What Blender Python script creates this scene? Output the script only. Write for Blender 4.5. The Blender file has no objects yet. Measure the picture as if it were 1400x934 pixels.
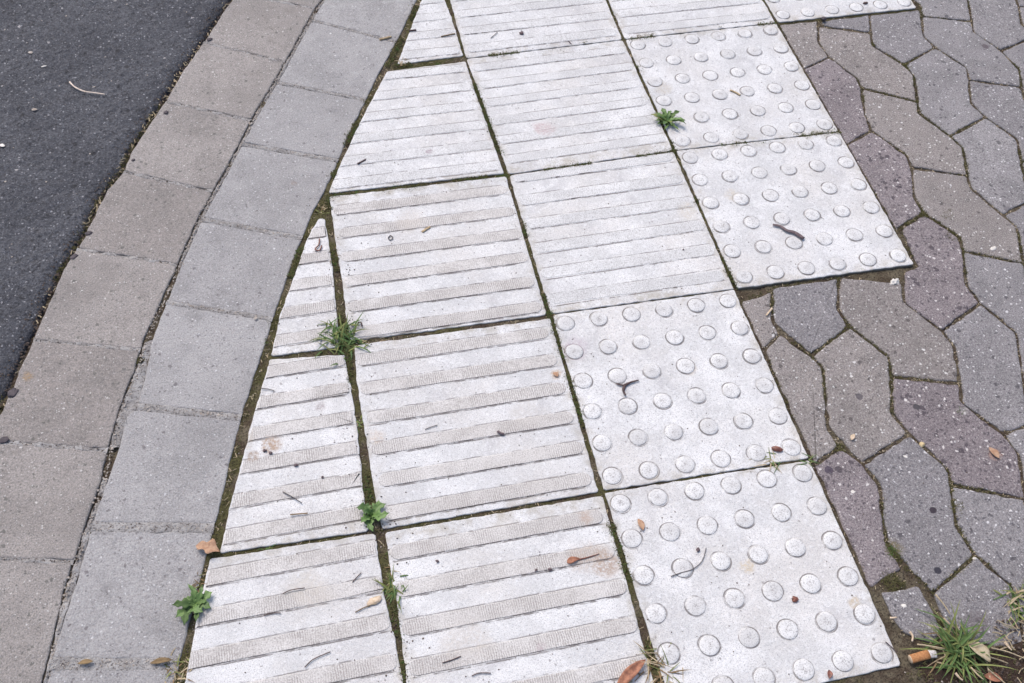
import bpy, bmesh, math, random
from mathutils import Vector, Matrix, noise, Euler
S = bpy.context.scene
C = S.collection
# ---------------------------------------------------------------- camera
CAM = [1434.53577, 0.62074, -0.05498, -0.22357, -0.03129, -1.50843, 1.2632]      # focal (px of a 1400 wide frame), tilt, roll, heading, x, y, height
cd = bpy.data.cameras.new('camera'); cam = bpy.data.objects.new('camera', cd); C.objects.link(cam)
cd.sensor_width = 36; cd.lens = 36*CAM[0]/1400.0
cam.rotation_euler = (CAM[1], CAM[2], CAM[3]); cam.location = (CAM[4], CAM[5], CAM[6])
cd.clip_start = .02; cd.clip_end = 500
S.camera = cam
# ---------------------------------------------------------------- sky and sun (thin overcast)
SUN_EL, SUN_AZ = math.radians(58), math.radians(-25)      # azimuth measured from +Y towards +X
w = bpy.data.worlds.new('World'); S.world = w; w.use_nodes = True
wn = w.node_tree; sky = wn.nodes.new('ShaderNodeTexSky'); sky.sky_type = 'NISHITA'; sky.sun_disc = False
sky.sun_elevation = SUN_EL; sky.sun_rotation = SUN_AZ; sky.air_density = 1.0; sky.dust_density = 3.5; sky.ozone_density = .6
bg = wn.nodes['Background']; wn.links.new(sky.outputs[0], bg.inputs[0]); bg.inputs[1].default_value = .15
sd = bpy.data.lights.new('sun', 'SUN'); sun = bpy.data.objects.new('sun', sd); C.objects.link(sun)
sd.energy = 1.5; sd.angle = math.radians(28); sd.color = (1, .95, .9)
dirv = Vector((math.sin(SUN_AZ)*math.cos(SUN_EL), math.cos(SUN_AZ)*math.cos(SUN_EL), math.sin(SUN_EL)))
sun.rotation_euler = dirv.to_track_quat('Z', 'Y').to_euler()
S.view_settings.view_transform = 'Standard'; S.view_settings.look = 'None'
S.view_settings.exposure = 0.40; S.view_settings.gamma = 1
S.render.engine = 'CYCLES'
# ---------------------------------------------------------------- measured layout, metres on the ground
PAVERS = [[[0.6648,-0.6121],[0.6528,-0.6415],[0.6407,-0.6756],[0.6743,-0.7471],[0.7553,-0.7067],[0.7503,-0.6728],[0.7772,-0.613]],
 [[0.7503,-0.6728],[0.7553,-0.7067],[0.7911,-0.7704],[0.7795,-0.8059],[0.8775,-0.8364],[0.9007,-0.7716],[0.8949,-0.7411],[0.8609,-0.6793],[0.8753,-0.6408],[0.7845,-0.6131],[0.7772,-0.613]],
 [[0.6841,-0.7692],[0.666,-0.8235],[0.6509,-0.8673],[0.6746,-0.935],[0.7633,-0.9027],[0.7529,-0.8657],[0.7795,-0.8059],[0.7911,-0.7704],[0.7553,-0.7067],[0.6743,-0.7471]],
 [[0.7529,-0.8657],[0.7633,-0.9027],[0.7923,-0.9675],[0.7847,-0.9894],[0.8783,-1.0309],[0.9052,-0.9656],[0.8993,-0.929],[0.8639,-0.8678],[0.8775,-0.8364],[0.7795,-0.8059]],
 [[0.6856,-0.9699],[0.6669,-1.0227],[0.6577,-1.0568],[0.6862,-1.1325],[0.7687,-1.0941],[0.7631,-1.0496],[0.7847,-0.9894],[0.7923,-0.9675],[0.7633,-0.9027],[0.6746,-0.935]],
 [[0.7631,-1.0496],[0.7687,-1.0941],[0.7971,-1.1459],[0.7846,-1.187],[0.8816,-1.2193],[0.9055,-1.1578],[0.8981,-1.126],[0.8665,-1.0648],[0.8783,-1.0309],[0.7847,-0.9894]],
 [[0.6841,-1.1622],[0.6735,-1.1927],[0.7701,-1.227],[0.7846,-1.187],[0.7971,-1.1459],[0.7687,-1.0941],[0.6862,-1.1325]],
 [[0.8742,-1.264],[0.8697,-1.254],[0.8816,-1.2193],[0.7846,-1.187],[0.7701,-1.227]],
 [[0.9134,-0.1296],[0.9759,-0.1049],[0.9725,-0.0591],[0.9915,-0.0133],[0.9968,0.003],[0.9139,0.0026]],
 [[0.9725,-0.0591],[0.9759,-0.1049],[1.0044,-0.1703],[1.0017,-0.1964],[1.091,-0.2491],[1.1167,-0.18],[1.1109,-0.1476],[1.0745,-0.0859],[1.0857,-0.0524],[0.9915,-0.0133]],
 [[0.9127,-0.3318],[0.9731,-0.3055],[0.9787,-0.2642],[1.0017,-0.1964],[1.0044,-0.1703],[0.9759,-0.1049],[0.9134,-0.1296],[0.9127,-0.2993]],
 [[0.9787,-0.2642],[0.9731,-0.3055],[1.0096,-0.3768],[1.0047,-0.4049],[1.0941,-0.4399],[1.1189,-0.375],[1.109,-0.3433],[1.0804,-0.277],[1.091,-0.2491],[1.0017,-0.1964]],
 [[0.9128,-0.534],[0.9772,-0.5077],[0.9782,-0.4689],[1.0047,-0.4049],[1.0096,-0.3768],[0.9731,-0.3055],[0.9127,-0.3318]],
 [[0.9782,-0.4689],[0.9772,-0.5077],[1.0142,-0.5687],[1.0048,-0.5975],[1.0928,-0.6401],[1.1221,-0.5648],[1.1115,-0.5363],[1.0863,-0.4685],[1.0941,-0.4399],[1.0047,-0.4049]],
 [[0.9766,-0.6653],[0.9819,-0.7021],[1.0098,-0.7667],[0.9809,-0.8373],[1.0885,-0.8479],[1.1173,-0.7761],[1.1113,-0.7404],[1.0809,-0.6741],[1.0928,-0.6401],[1.0048,-0.5975]],
 [[0.9007,-0.7716],[0.8775,-0.8364],[0.8639,-0.8678],[0.8993,-0.929],[0.9707,-0.9188],[0.9591,-0.8925],[0.9809,-0.8373],[1.0098,-0.7667],[0.9819,-0.7021],[0.8949,-0.7411]],
 [[0.9591,-0.8925],[0.9707,-0.9188],[1.0115,-0.966],[1.0007,-1.0014],[1.0952,-1.0359],[1.1157,-0.9793],[1.1068,-0.9487],[1.0736,-0.8875],[1.0885,-0.8479],[0.9809,-0.8373]],
 [[0.9052,-0.9656],[0.8783,-1.0309],[0.8665,-1.0648],[0.8981,-1.126],[0.9827,-1.0952],[0.9784,-1.0565],[1.0007,-1.0014],[1.0115,-0.966],[0.9707,-0.9188],[0.8993,-0.929]],
 [[0.9784,-1.0565],[0.9827,-1.0952],[1.0149,-1.1571],[1.0023,-1.1948],[1.0989,-1.2267],[1.1224,-1.1656],[1.115,-1.1327],[1.0843,-1.0679],[1.0952,-1.0359],[1.0007,-1.0014]],
 [[0.9055,-1.1578],[0.8816,-1.2193],[0.8697,-1.254],[0.8742,-1.264],[0.9638,-1.2959],[0.985,-1.2874],[0.9805,-1.2486],[1.0023,-1.1948],[1.0149,-1.1571],[0.9827,-1.0952],[0.8981,-1.126]],
 [[0.9805,-1.2486],[0.985,-1.2874],[0.9949,-1.3069],[1.1235,-1.3526],[1.1175,-1.3252],[1.0871,-1.2599],[1.0989,-1.2267],[1.0023,-1.1948]],
 [[1.2267,0.5687],[1.302,0.5448],[1.3262,0.6082],[1.3193,0.642],[1.2894,0.7084],[1.3015,0.7426],[1.231,0.765]],
 [[1.2225,0.3729],[1.3035,0.3474],[1.3274,0.4107],[1.3203,0.4444],[1.29,0.5105],[1.302,0.5448],[1.2267,0.5687]],
 [[1.2193,0.2231],[1.2211,0.2195],[1.2191,0.2134],[1.2183,0.1771],[1.305,0.1501],[1.3289,0.2135],[1.3217,0.2471],[1.2915,0.3131],[1.3035,0.3474],[1.2225,0.3729]],
 [[1.2153,0.0377],[1.2233,0.022],[1.2144,-0.0057],[1.2141,-0.0184],[1.3058,-0.0479],[1.3298,0.0161],[1.3229,0.05],[1.293,0.1158],[1.305,0.1501],[1.2183,0.1771]],
 [[1.1073,0.0035],[1.0857,-0.0524],[1.0745,-0.0859],[1.1109,-0.1476],[1.1951,-0.1103],[1.1874,-0.0749],[1.2106,-0.0173],[1.2175,0.0039]],
 [[1.1874,-0.0749],[1.1951,-0.1103],[1.2292,-0.1748],[1.2165,-0.2084],[1.3079,-0.2438],[1.3291,-0.1971],[1.321,-0.1398],[1.2935,-0.0778],[1.3058,-0.0479],[1.2106,-0.0173]],
 [[1.1167,-0.18],[1.091,-0.2491],[1.0804,-0.277],[1.109,-0.3433],[1.199,-0.3083],[1.1896,-0.2692],[1.2165,-0.2084],[1.2292,-0.1748],[1.1951,-0.1103],[1.1109,-0.1476]],
 [[1.1896,-0.2692],[1.199,-0.3083],[1.2288,-0.3709],[1.208,-0.4232],[1.3091,-0.4467],[1.3349,-0.3802],[1.3277,-0.3458],[1.296,-0.2785],[1.3079,-0.2438],[1.2165,-0.2084]],
 [[1.1189,-0.375],[1.0941,-0.4399],[1.0863,-0.4685],[1.1115,-0.5363],[1.1959,-0.5063],[1.1874,-0.4762],[1.208,-0.4232],[1.2288,-0.3709],[1.199,-0.3083],[1.109,-0.3433]],
 [[1.1874,-0.4762],[1.1959,-0.5063],[1.2297,-0.565],[1.2171,-0.6037],[1.3129,-0.6372],[1.3359,-0.5767],[1.3281,-0.5448],[1.2962,-0.4821],[1.3091,-0.4467],[1.208,-0.4232]],
 [[1.1221,-0.5648],[1.0928,-0.6401],[1.0809,-0.6741],[1.1113,-0.7404],[1.1976,-0.7032],[1.1936,-0.6628],[1.2171,-0.6037],[1.2297,-0.565],[1.1959,-0.5063],[1.1115,-0.5363]],
 [[1.1936,-0.6628],[1.1976,-0.7032],[1.2286,-0.7683],[1.2144,-0.8102],[1.3116,-0.84],[1.3373,-0.7735],[1.3306,-0.7388],[1.3009,-0.6713],[1.3129,-0.6372],[1.2171,-0.6037]],
 [[1.1173,-0.7761],[1.0885,-0.8479],[1.0736,-0.8875],[1.1068,-0.9487],[1.1933,-0.9114],[1.1897,-0.8706],[1.2144,-0.8102],[1.2286,-0.7683],[1.1976,-0.7032],[1.1113,-0.7404]],
 [[1.1897,-0.8706],[1.1933,-0.9114],[1.2254,-0.9743],[1.2132,-1.0124],[1.3101,-1.0428],[1.3342,-0.9794],[1.3275,-0.9449],[1.2984,-0.8765],[1.3116,-0.84],[1.2144,-0.8102]],
 [[1.1157,-0.9793],[1.0952,-1.0359],[1.0843,-1.0679],[1.115,-1.1327],[1.1983,-1.1019],[1.1929,-1.0646],[1.2132,-1.0124],[1.2254,-0.9743],[1.1933,-0.9114],[1.1068,-0.9487]],
 [[1.1929,-1.0646],[1.1983,-1.1019],[1.231,-1.1633],[1.2189,-1.2008],[1.3151,-1.2328],[1.3377,-1.1726],[1.33,-1.1401],[1.2987,-1.0759],[1.3101,-1.0428],[1.2132,-1.0124]],
 [[1.1224,-1.1656],[1.0989,-1.2267],[1.0871,-1.2599],[1.1175,-1.3252],[1.2021,-1.2927],[1.1975,-1.2544],[1.2189,-1.2008],[1.231,-1.1633],[1.1983,-1.1019],[1.115,-1.1327]],
 [[1.1975,-1.2544],[1.2021,-1.2927],[1.2342,-1.355],[1.2232,-1.3881],[1.3191,-1.4222],[1.3417,-1.3634],[1.3343,-1.3304],[1.3036,-1.2655],[1.3151,-1.2328],[1.2189,-1.2008]],
 [[1.2232,-1.3881],[1.2342,-1.355],[1.2021,-1.2927],[1.1175,-1.3252],[1.1235,-1.3526]],
 [[1.3255,0.806],[1.3015,0.7426],[1.2894,0.7084],[1.3193,0.642],[1.4047,0.6769],[1.4004,0.7161],[1.4225,0.7719],[1.4353,0.8112],[1.4034,0.8744],[1.3184,0.8397]],
 [[1.4004,0.7161],[1.4047,0.6769],[1.4361,0.6136],[1.423,0.5743],[1.5197,0.5438],[1.5444,0.6071],[1.5374,0.6408],[1.5073,0.7069],[1.5193,0.7412],[1.4225,0.7719]],
 [[1.3262,0.6082],[1.302,0.5448],[1.29,0.5105],[1.3203,0.4444],[1.4052,0.4794],[1.4008,0.5185],[1.423,0.5743],[1.4361,0.6136],[1.4047,0.6769],[1.3193,0.642]],
 [[1.4008,0.5185],[1.4052,0.4794],[1.437,0.4163],[1.4242,0.377],[1.5208,0.3466],[1.5448,0.4099],[1.5377,0.4436],[1.5075,0.5096],[1.5197,0.5438],[1.423,0.5743]],
 [[1.3274,0.4107],[1.3035,0.3474],[1.2915,0.3131],[1.3217,0.2471],[1.4066,0.2822],[1.4022,0.3213],[1.4242,0.377],[1.437,0.4163],[1.4052,0.4794],[1.3203,0.4444]],
 [[1.4022,0.3213],[1.4066,0.2822],[1.4383,0.2191],[1.4255,0.1799],[1.522,0.1495],[1.546,0.2127],[1.5389,0.2464],[1.5088,0.3124],[1.5208,0.3466],[1.4242,0.377]],
 [[1.3289,0.2135],[1.305,0.1501],[1.293,0.1158],[1.3229,0.05],[1.4077,0.0851],[1.4034,0.1242],[1.4255,0.1799],[1.4383,0.2191],[1.4066,0.2822],[1.3217,0.2471]],
 [[1.4034,0.1242],[1.4077,0.0851],[1.4393,0.0221],[1.4264,-0.017],[1.5228,-0.0484],[1.547,0.0153],[1.54,0.0491],[1.5099,0.1152],[1.522,0.1495],[1.4255,0.1799]],
 [[1.3298,0.0161],[1.3058,-0.0479],[1.2935,-0.0778],[1.321,-0.1398],[1.4075,-0.1116],[1.4038,-0.072],[1.4264,-0.017],[1.4393,0.0221],[1.4077,0.0851],[1.3229,0.05]],
 [[1.4038,-0.072],[1.4075,-0.1116],[1.4396,-0.1805],[1.427,-0.2221],[1.5243,-0.2503],[1.548,-0.1858],[1.5408,-0.1512],[1.5106,-0.083],[1.5228,-0.0484],[1.4264,-0.017]],
 [[1.3291,-0.1971],[1.3079,-0.2438],[1.296,-0.2785],[1.3277,-0.3458],[1.4109,-0.3137],[1.4059,-0.2761],[1.427,-0.2221],[1.4396,-0.1805],[1.4075,-0.1116],[1.321,-0.1398]],
 [[1.4059,-0.2761],[1.4109,-0.3137],[1.4434,-0.3763],[1.431,-0.4154],[1.5274,-0.4465],[1.5508,-0.3837],[1.5434,-0.3502],[1.5126,-0.2846],[1.5243,-0.2503],[1.427,-0.2221]],
 [[1.3349,-0.3802],[1.3091,-0.4467],[1.2962,-0.4821],[1.3281,-0.5448],[1.4131,-0.5107],[1.4088,-0.4716],[1.431,-0.4154],[1.4434,-0.3763],[1.4109,-0.3137],[1.3277,-0.3458]],
 [[1.4088,-0.4716],[1.4131,-0.5107],[1.4453,-0.5731],[1.4328,-0.6112],[1.5295,-0.6424],[1.5531,-0.5802],[1.5459,-0.5467],[1.5155,-0.4806],[1.5274,-0.4465],[1.431,-0.4154]],
 [[1.3359,-0.5767],[1.3129,-0.6372],[1.3009,-0.6713],[1.3306,-0.7388],[1.4158,-0.704],[1.4113,-0.6652],[1.4328,-0.6112],[1.4453,-0.5731],[1.4131,-0.5107],[1.3281,-0.5448]],
 [[1.4113,-0.6652],[1.4158,-0.704],[1.4474,-0.7677],[1.4342,-0.8077],[1.5309,-0.8386],[1.5553,-0.7748],[1.5481,-0.7413],[1.5177,-0.6758],[1.5295,-0.6424],[1.4328,-0.6112]],
 [[1.3373,-0.7735],[1.3116,-0.84],[1.2984,-0.8765],[1.3275,-0.9449],[1.4144,-0.9066],[1.4109,-0.8657],[1.4342,-0.8077],[1.4474,-0.7677],[1.4158,-0.704],[1.3306,-0.7388]],
 [[1.4109,-0.8657],[1.4144,-0.9066],[1.4452,-0.972],[1.4315,-1.0128],[1.5287,-1.0428],[1.5542,-0.9767],[1.5477,-0.9417],[1.5184,-0.8737],[1.5309,-0.8386],[1.4342,-0.8077]],
 [[1.3342,-0.9794],[1.3101,-1.0428],[1.2987,-1.0759],[1.33,-1.1401],[1.4137,-1.1081],[1.409,-1.0693],[1.4315,-1.0128],[1.4452,-0.972],[1.4144,-0.9066],[1.3275,-0.9449]],
 [[1.409,-1.0693],[1.4137,-1.1081],[1.4462,-1.17],[1.4343,-1.2076],[1.5318,-1.2375],[1.5549,-1.176],[1.547,-1.1434],[1.5162,-1.0779],[1.5287,-1.0428],[1.4315,-1.0128]],
 [[1.3377,-1.1726],[1.3151,-1.2328],[1.3036,-1.2655],[1.3343,-1.3304],[1.4184,-1.2985],[1.4134,-1.2607],[1.4343,-1.2076],[1.4462,-1.17],[1.4137,-1.1081],[1.33,-1.1401]],
 [[1.4134,-1.2607],[1.4184,-1.2985],[1.4511,-1.3607],[1.4387,-1.3991],[1.5359,-1.4313],[1.5598,-1.3681],[1.5524,-1.3347],[1.5204,-1.2706],[1.5318,-1.2375],[1.4343,-1.2076]],
 [[1.3417,-1.3634],[1.3181,-1.4249],[1.3062,-1.4584],[1.3366,-1.5259],[1.4215,-1.4941],[1.4169,-1.4542],[1.4387,-1.3991],[1.4511,-1.3607],[1.4184,-1.2985],[1.3343,-1.3304]],
 [[1.4169,-1.4542],[1.4215,-1.4941],[1.4535,-1.5586],[1.4407,-1.598],[1.5375,-1.6289],[1.5615,-1.5655],[1.5543,-1.5318],[1.5239,-1.4655],[1.5359,-1.4313],[1.4387,-1.3991]],
 [[1.3437,-1.561],[1.3197,-1.6255],[1.3077,-1.6604],[1.338,-1.7277],[1.4231,-1.6931],[1.4186,-1.6538],[1.4407,-1.598],[1.4535,-1.5586],[1.4215,-1.4941],[1.3366,-1.5259]],
 [[1.4186,-1.6538],[1.4231,-1.6931],[1.455,-1.7564],[1.4422,-1.7957],[1.539,-1.8264],[1.563,-1.763],[1.5558,-1.7293],[1.5255,-1.6631],[1.5375,-1.6289],[1.4407,-1.598]],
 [[1.3452,-1.7615],[1.3212,-1.8249],[1.3092,-1.8591],[1.3395,-1.9253],[1.4246,-1.8906],[1.4201,-1.8514],[1.4422,-1.7957],[1.455,-1.7564],[1.4231,-1.6931],[1.338,-1.7277]],
 [[1.5433,0.8045],[1.5193,0.7412],[1.5073,0.7069],[1.5374,0.6408],[1.6227,0.6755],[1.6183,0.7147],[1.6403,0.7704],[1.6531,0.8097],[1.6212,0.873],[1.5362,0.8383]],
 [[1.6183,0.7147],[1.6227,0.6755],[1.6545,0.6122],[1.6414,0.573],[1.7384,0.5423],[1.7626,0.6056],[1.7555,0.6393],[1.7251,0.7055],[1.7371,0.7397],[1.6403,0.7704]],
 [[1.5444,0.6071],[1.5197,0.5438],[1.5075,0.5096],[1.5377,0.4436],[1.6228,0.4784],[1.6186,0.5174],[1.6414,0.573],[1.6545,0.6122],[1.6227,0.6755],[1.5374,0.6408]],
 [[1.6186,0.5174],[1.6228,0.4784],[1.6545,0.4152],[1.6416,0.376],[1.7383,0.3454],[1.7628,0.4086],[1.7559,0.4422],[1.7261,0.5081],[1.7384,0.5423],[1.6414,0.573]],
 [[1.5448,0.4099],[1.5208,0.3466],[1.5088,0.3124],[1.5389,0.2464],[1.6239,0.2812],[1.6195,0.3203],[1.6416,0.376],[1.6545,0.4152],[1.6228,0.4784],[1.5377,0.4436]],
 [[1.6195,0.3203],[1.6239,0.2812],[1.6556,0.218],[1.6428,0.1787],[1.7393,0.148],[1.7634,0.2114],[1.7563,0.2451],[1.7262,0.3113],[1.7383,0.3454],[1.6416,0.376]],
 [[1.546,0.2127],[1.522,0.1495],[1.5099,0.1152],[1.54,0.0491],[1.625,0.0837],[1.6206,0.123],[1.6428,0.1787],[1.6556,0.218],[1.6239,0.2812],[1.5389,0.2464]],
 [[1.6206,0.123],[1.625,0.0837],[1.6566,0.02],[1.6438,-0.0195],[1.7404,-0.0509],[1.7645,0.013],[1.7574,0.0471],[1.7273,0.1136],[1.7393,0.148],[1.6428,0.1787]],
 [[1.547,0.0153],[1.5228,-0.0484],[1.5106,-0.083],[1.5408,-0.1512],[1.6259,-0.1158],[1.6216,-0.0759],[1.6438,-0.0195],[1.6566,0.02],[1.625,0.0837],[1.54,0.0491]],
 [[1.6216,-0.0759],[1.6259,-0.1158],[1.6579,-0.1802],[1.6452,-0.2201],[1.7419,-0.251],[1.7658,-0.187],[1.7586,-0.1528],[1.7283,-0.0856],[1.7404,-0.0509],[1.6438,-0.0195]],
 [[1.548,-0.1858],[1.5243,-0.2503],[1.5126,-0.2846],[1.5434,-0.3502],[1.628,-0.3156],[1.6233,-0.2764],[1.6452,-0.2201],[1.6579,-0.1802],[1.6259,-0.1158],[1.5408,-0.1512]],
 [[1.6233,-0.2764],[1.628,-0.3156],[1.6602,-0.3789],[1.6477,-0.418],[1.7443,-0.449],[1.7679,-0.3858],[1.7606,-0.352],[1.7301,-0.2855],[1.7419,-0.251],[1.6452,-0.2201]],
 [[1.5508,-0.3837],[1.5274,-0.4465],[1.5155,-0.4806],[1.5459,-0.5467],[1.6306,-0.5125],[1.626,-0.4734],[1.6477,-0.418],[1.6602,-0.3789],[1.628,-0.3156],[1.5434,-0.3502]],
 [[1.626,-0.4734],[1.6306,-0.5125],[1.6626,-0.5756],[1.65,-0.6145],[1.7466,-0.6455],[1.7703,-0.5827],[1.763,-0.5491],[1.7325,-0.483],[1.7443,-0.449],[1.6477,-0.418]],
 [[1.5531,-0.5802],[1.5295,-0.6424],[1.5177,-0.6758],[1.5481,-0.7413],[1.6327,-0.708],[1.6281,-0.6694],[1.65,-0.6145],[1.6626,-0.5756],[1.6306,-0.5125],[1.5459,-0.5467]],
 [[1.6281,-0.6694],[1.6327,-0.708],[1.6648,-0.7707],[1.6521,-0.8095],[1.7489,-0.8405],[1.7726,-0.778],[1.7653,-0.7447],[1.7347,-0.6794],[1.7466,-0.6455],[1.65,-0.6145]],
 [[1.5553,-0.7748],[1.5309,-0.8386],[1.5184,-0.8737],[1.5477,-0.9417],[1.6339,-0.9049],[1.6298,-0.8652],[1.6521,-0.8095],[1.6648,-0.7707],[1.6327,-0.708],[1.5481,-0.7413]],
 [[1.6298,-0.8652],[1.6339,-0.9049],[1.6655,-0.9691],[1.6522,-1.0093],[1.7506,-1.038],[1.7746,-0.9745],[1.7674,-0.9408],[1.7369,-0.8746],[1.7489,-0.8405],[1.6521,-0.8095]],
 [[1.5542,-0.9767],[1.5287,-1.0428],[1.5162,-1.0779],[1.547,-1.1434],[1.6343,-1.1051],[1.6294,-1.0665],[1.6522,-1.0093],[1.6655,-0.9691],[1.6339,-0.9049],[1.5477,-0.9417]],
 [[1.6294,-1.0665],[1.6343,-1.1051],[1.6678,-1.1661],[1.6551,-1.2052],[1.7523,-1.2353],[1.7762,-1.172],[1.769,-1.1383],[1.7386,-1.0723],[1.7506,-1.038],[1.6522,-1.0093]],
 [[1.5549,-1.176],[1.5318,-1.2375],[1.5204,-1.2706],[1.5524,-1.3347],[1.6377,-1.2997],[1.6331,-1.2607],[1.6551,-1.2052],[1.6678,-1.1661],[1.6343,-1.1051],[1.547,-1.1434]],
 [[1.6331,-1.2607],[1.6377,-1.2997],[1.6698,-1.3629],[1.657,-1.4021],[1.7538,-1.4328],[1.7778,-1.3695],[1.7706,-1.3357],[1.7402,-1.2696],[1.7523,-1.2353],[1.6551,-1.2052]],
 [[1.5598,-1.3681],[1.5359,-1.4313],[1.5239,-1.4655],[1.5543,-1.5318],[1.6394,-1.4971],[1.6349,-1.4579],[1.657,-1.4021],[1.6698,-1.3629],[1.6377,-1.2997],[1.5524,-1.3347]],
 [[1.6349,-1.4579],[1.6394,-1.4971],[1.6713,-1.5604],[1.6585,-1.5996],[1.7553,-1.6303],[1.7793,-1.567],[1.7721,-1.5332],[1.7418,-1.4671],[1.7538,-1.4328],[1.657,-1.4021]],
 [[1.5615,-1.5655],[1.5375,-1.6289],[1.5255,-1.6631],[1.5558,-1.7293],[1.6409,-1.6946],[1.6364,-1.6554],[1.6585,-1.5996],[1.6713,-1.5604],[1.6394,-1.4971],[1.5543,-1.5318]],
 [[1.6364,-1.6554],[1.6409,-1.6946],[1.6728,-1.7579],[1.66,-1.7971],[1.7568,-1.8278],[1.7808,-1.7645],[1.7736,-1.7308],[1.7433,-1.6646],[1.7553,-1.6303],[1.6585,-1.5996]],
 [[1.563,-1.763],[1.539,-1.8264],[1.527,-1.8606],[1.5573,-1.9268],[1.6424,-1.8921],[1.6379,-1.8529],[1.66,-1.7971],[1.6728,-1.7579],[1.6409,-1.6946],[1.5558,-1.7293]],
 [[1.7611,0.8031],[1.7371,0.7397],[1.7251,0.7055],[1.7555,0.6393],[1.8405,0.674],[1.8361,0.7132],[1.8581,0.7689],[1.8709,0.8082],[1.839,0.8715],[1.7539,0.8368]],
 [[1.8361,0.7132],[1.8405,0.674],[1.8724,0.6107],[1.8596,0.5714],[1.9564,0.5408],[1.9804,0.6041],[1.9733,0.6378],[1.9429,0.704],[1.9549,0.7383],[1.8581,0.7689]],
 [[1.7626,0.6056],[1.7384,0.5423],[1.7261,0.5081],[1.7559,0.4422],[1.8419,0.4765],[1.8375,0.5157],[1.8596,0.5714],[1.8724,0.6107],[1.8405,0.674],[1.7555,0.6393]],
 [[1.8375,0.5157],[1.8419,0.4765],[1.8737,0.4133],[1.8605,0.3742],[1.9578,0.3433],[1.9819,0.4066],[1.9748,0.4403],[1.9444,0.5065],[1.9564,0.5408],[1.8596,0.5714]],
 [[1.7628,0.4086],[1.7383,0.3454],[1.7262,0.3113],[1.7563,0.2451],[1.8417,0.2797],[1.8376,0.3188],[1.8605,0.3742],[1.8737,0.4133],[1.8419,0.4765],[1.7559,0.4422]],
 [[1.8376,0.3188],[1.8417,0.2797],[1.8734,0.2164],[1.8604,0.1771],[1.9581,0.146],[1.983,0.2092],[1.9759,0.2429],[1.9457,0.3091],[1.9578,0.3433],[1.8605,0.3742]],
 [[1.7634,0.2114],[1.7393,0.148],[1.7273,0.1136],[1.7574,0.0471],[1.8424,0.0818],[1.8381,0.1212],[1.8604,0.1771],[1.8734,0.2164],[1.8417,0.2797],[1.7563,0.2451]],
 [[1.8381,0.1212],[1.8424,0.0818],[1.8742,0.0179],[1.8613,-0.0217],[1.9584,-0.0528],[1.9831,0.0112],[1.976,0.0451],[1.9456,0.1117],[1.9581,0.146],[1.8604,0.1771]],
 [[1.7645,0.013],[1.7404,-0.0509],[1.7283,-0.0856],[1.7586,-0.1528],[1.8436,-0.1178],[1.8392,-0.0781],[1.8613,-0.0217],[1.8742,0.0179],[1.8424,0.0818],[1.7574,0.0471]],
 [[1.8392,-0.0781],[1.8436,-0.1178],[1.8755,-0.1819],[1.8628,-0.2216],[1.96,-0.2522],[1.9842,-0.1881],[1.9769,-0.1542],[1.9462,-0.0875],[1.9584,-0.0528],[1.8613,-0.0217]],
 [[1.7658,-0.187],[1.7419,-0.251],[1.7301,-0.2855],[1.7606,-0.352],[1.8454,-0.3173],[1.8408,-0.2779],[1.8628,-0.2216],[1.8755,-0.1819],[1.8436,-0.1178],[1.7586,-0.1528]],
 [[1.8408,-0.2779],[1.8454,-0.3173],[1.8775,-0.3808],[1.8649,-0.4201],[1.9627,-0.4491],[1.9866,-0.3856],[1.9791,-0.3523],[1.9479,-0.2868],[1.96,-0.2522],[1.8628,-0.2216]],
 [[1.7679,-0.3858],[1.7443,-0.449],[1.7325,-0.483],[1.763,-0.5491],[1.8477,-0.5147],[1.8431,-0.4757],[1.8649,-0.4201],[1.8775,-0.3808],[1.8454,-0.3173],[1.7606,-0.352]],
 [[1.8431,-0.4757],[1.8477,-0.5147],[1.8802,-0.5771],[1.8676,-0.616],[1.9654,-0.6445],[1.9893,-0.5813],[1.982,-0.5478],[1.9508,-0.4833],[1.9627,-0.4491],[1.8649,-0.4201]],
 [[1.7703,-0.5827],[1.7466,-0.6455],[1.7347,-0.6794],[1.7653,-0.7447],[1.8505,-0.7098],[1.8458,-0.6713],[1.8676,-0.616],[1.8802,-0.5771],[1.8477,-0.5147],[1.763,-0.5491]],
 [[1.8458,-0.6713],[1.8505,-0.7098],[1.8829,-0.772],[1.8702,-0.8112],[1.967,-0.8418],[1.991,-0.7784],[1.9838,-0.7447],[1.9534,-0.6787],[1.9654,-0.6445],[1.8676,-0.616]],
 [[1.7726,-0.778],[1.7489,-0.8405],[1.7369,-0.8746],[1.7674,-0.9408],[1.8526,-0.906],[1.8481,-0.8669],[1.8702,-0.8112],[1.8829,-0.772],[1.8505,-0.7098],[1.7653,-0.7447]],
 [[1.8481,-0.8669],[1.8526,-0.906],[1.8845,-0.9693],[1.8717,-1.0086],[1.9685,-1.0393],[1.9925,-0.9759],[1.9854,-0.9422],[1.955,-0.876],[1.967,-0.8418],[1.8702,-0.8112]],
 [[1.7746,-0.9745],[1.7506,-1.038],[1.7386,-1.0723],[1.769,-1.1383],[1.8541,-1.1035],[1.8497,-1.0643],[1.8717,-1.0086],[1.8845,-0.9693],[1.8526,-0.906],[1.7674,-0.9408]],
 [[1.8497,-1.0643],[1.8541,-1.1035],[1.886,-1.1668],[1.8733,-1.2061],[1.9701,-1.2368],[1.994,-1.1734],[1.9869,-1.1397],[1.9565,-1.0735],[1.9685,-1.0393],[1.8717,-1.0086]],
 [[1.7762,-1.172],[1.7523,-1.2353],[1.7402,-1.2696],[1.7706,-1.3357],[1.8556,-1.301],[1.8512,-1.2618],[1.8733,-1.2061],[1.886,-1.1668],[1.8541,-1.1035],[1.769,-1.1383]],
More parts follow.
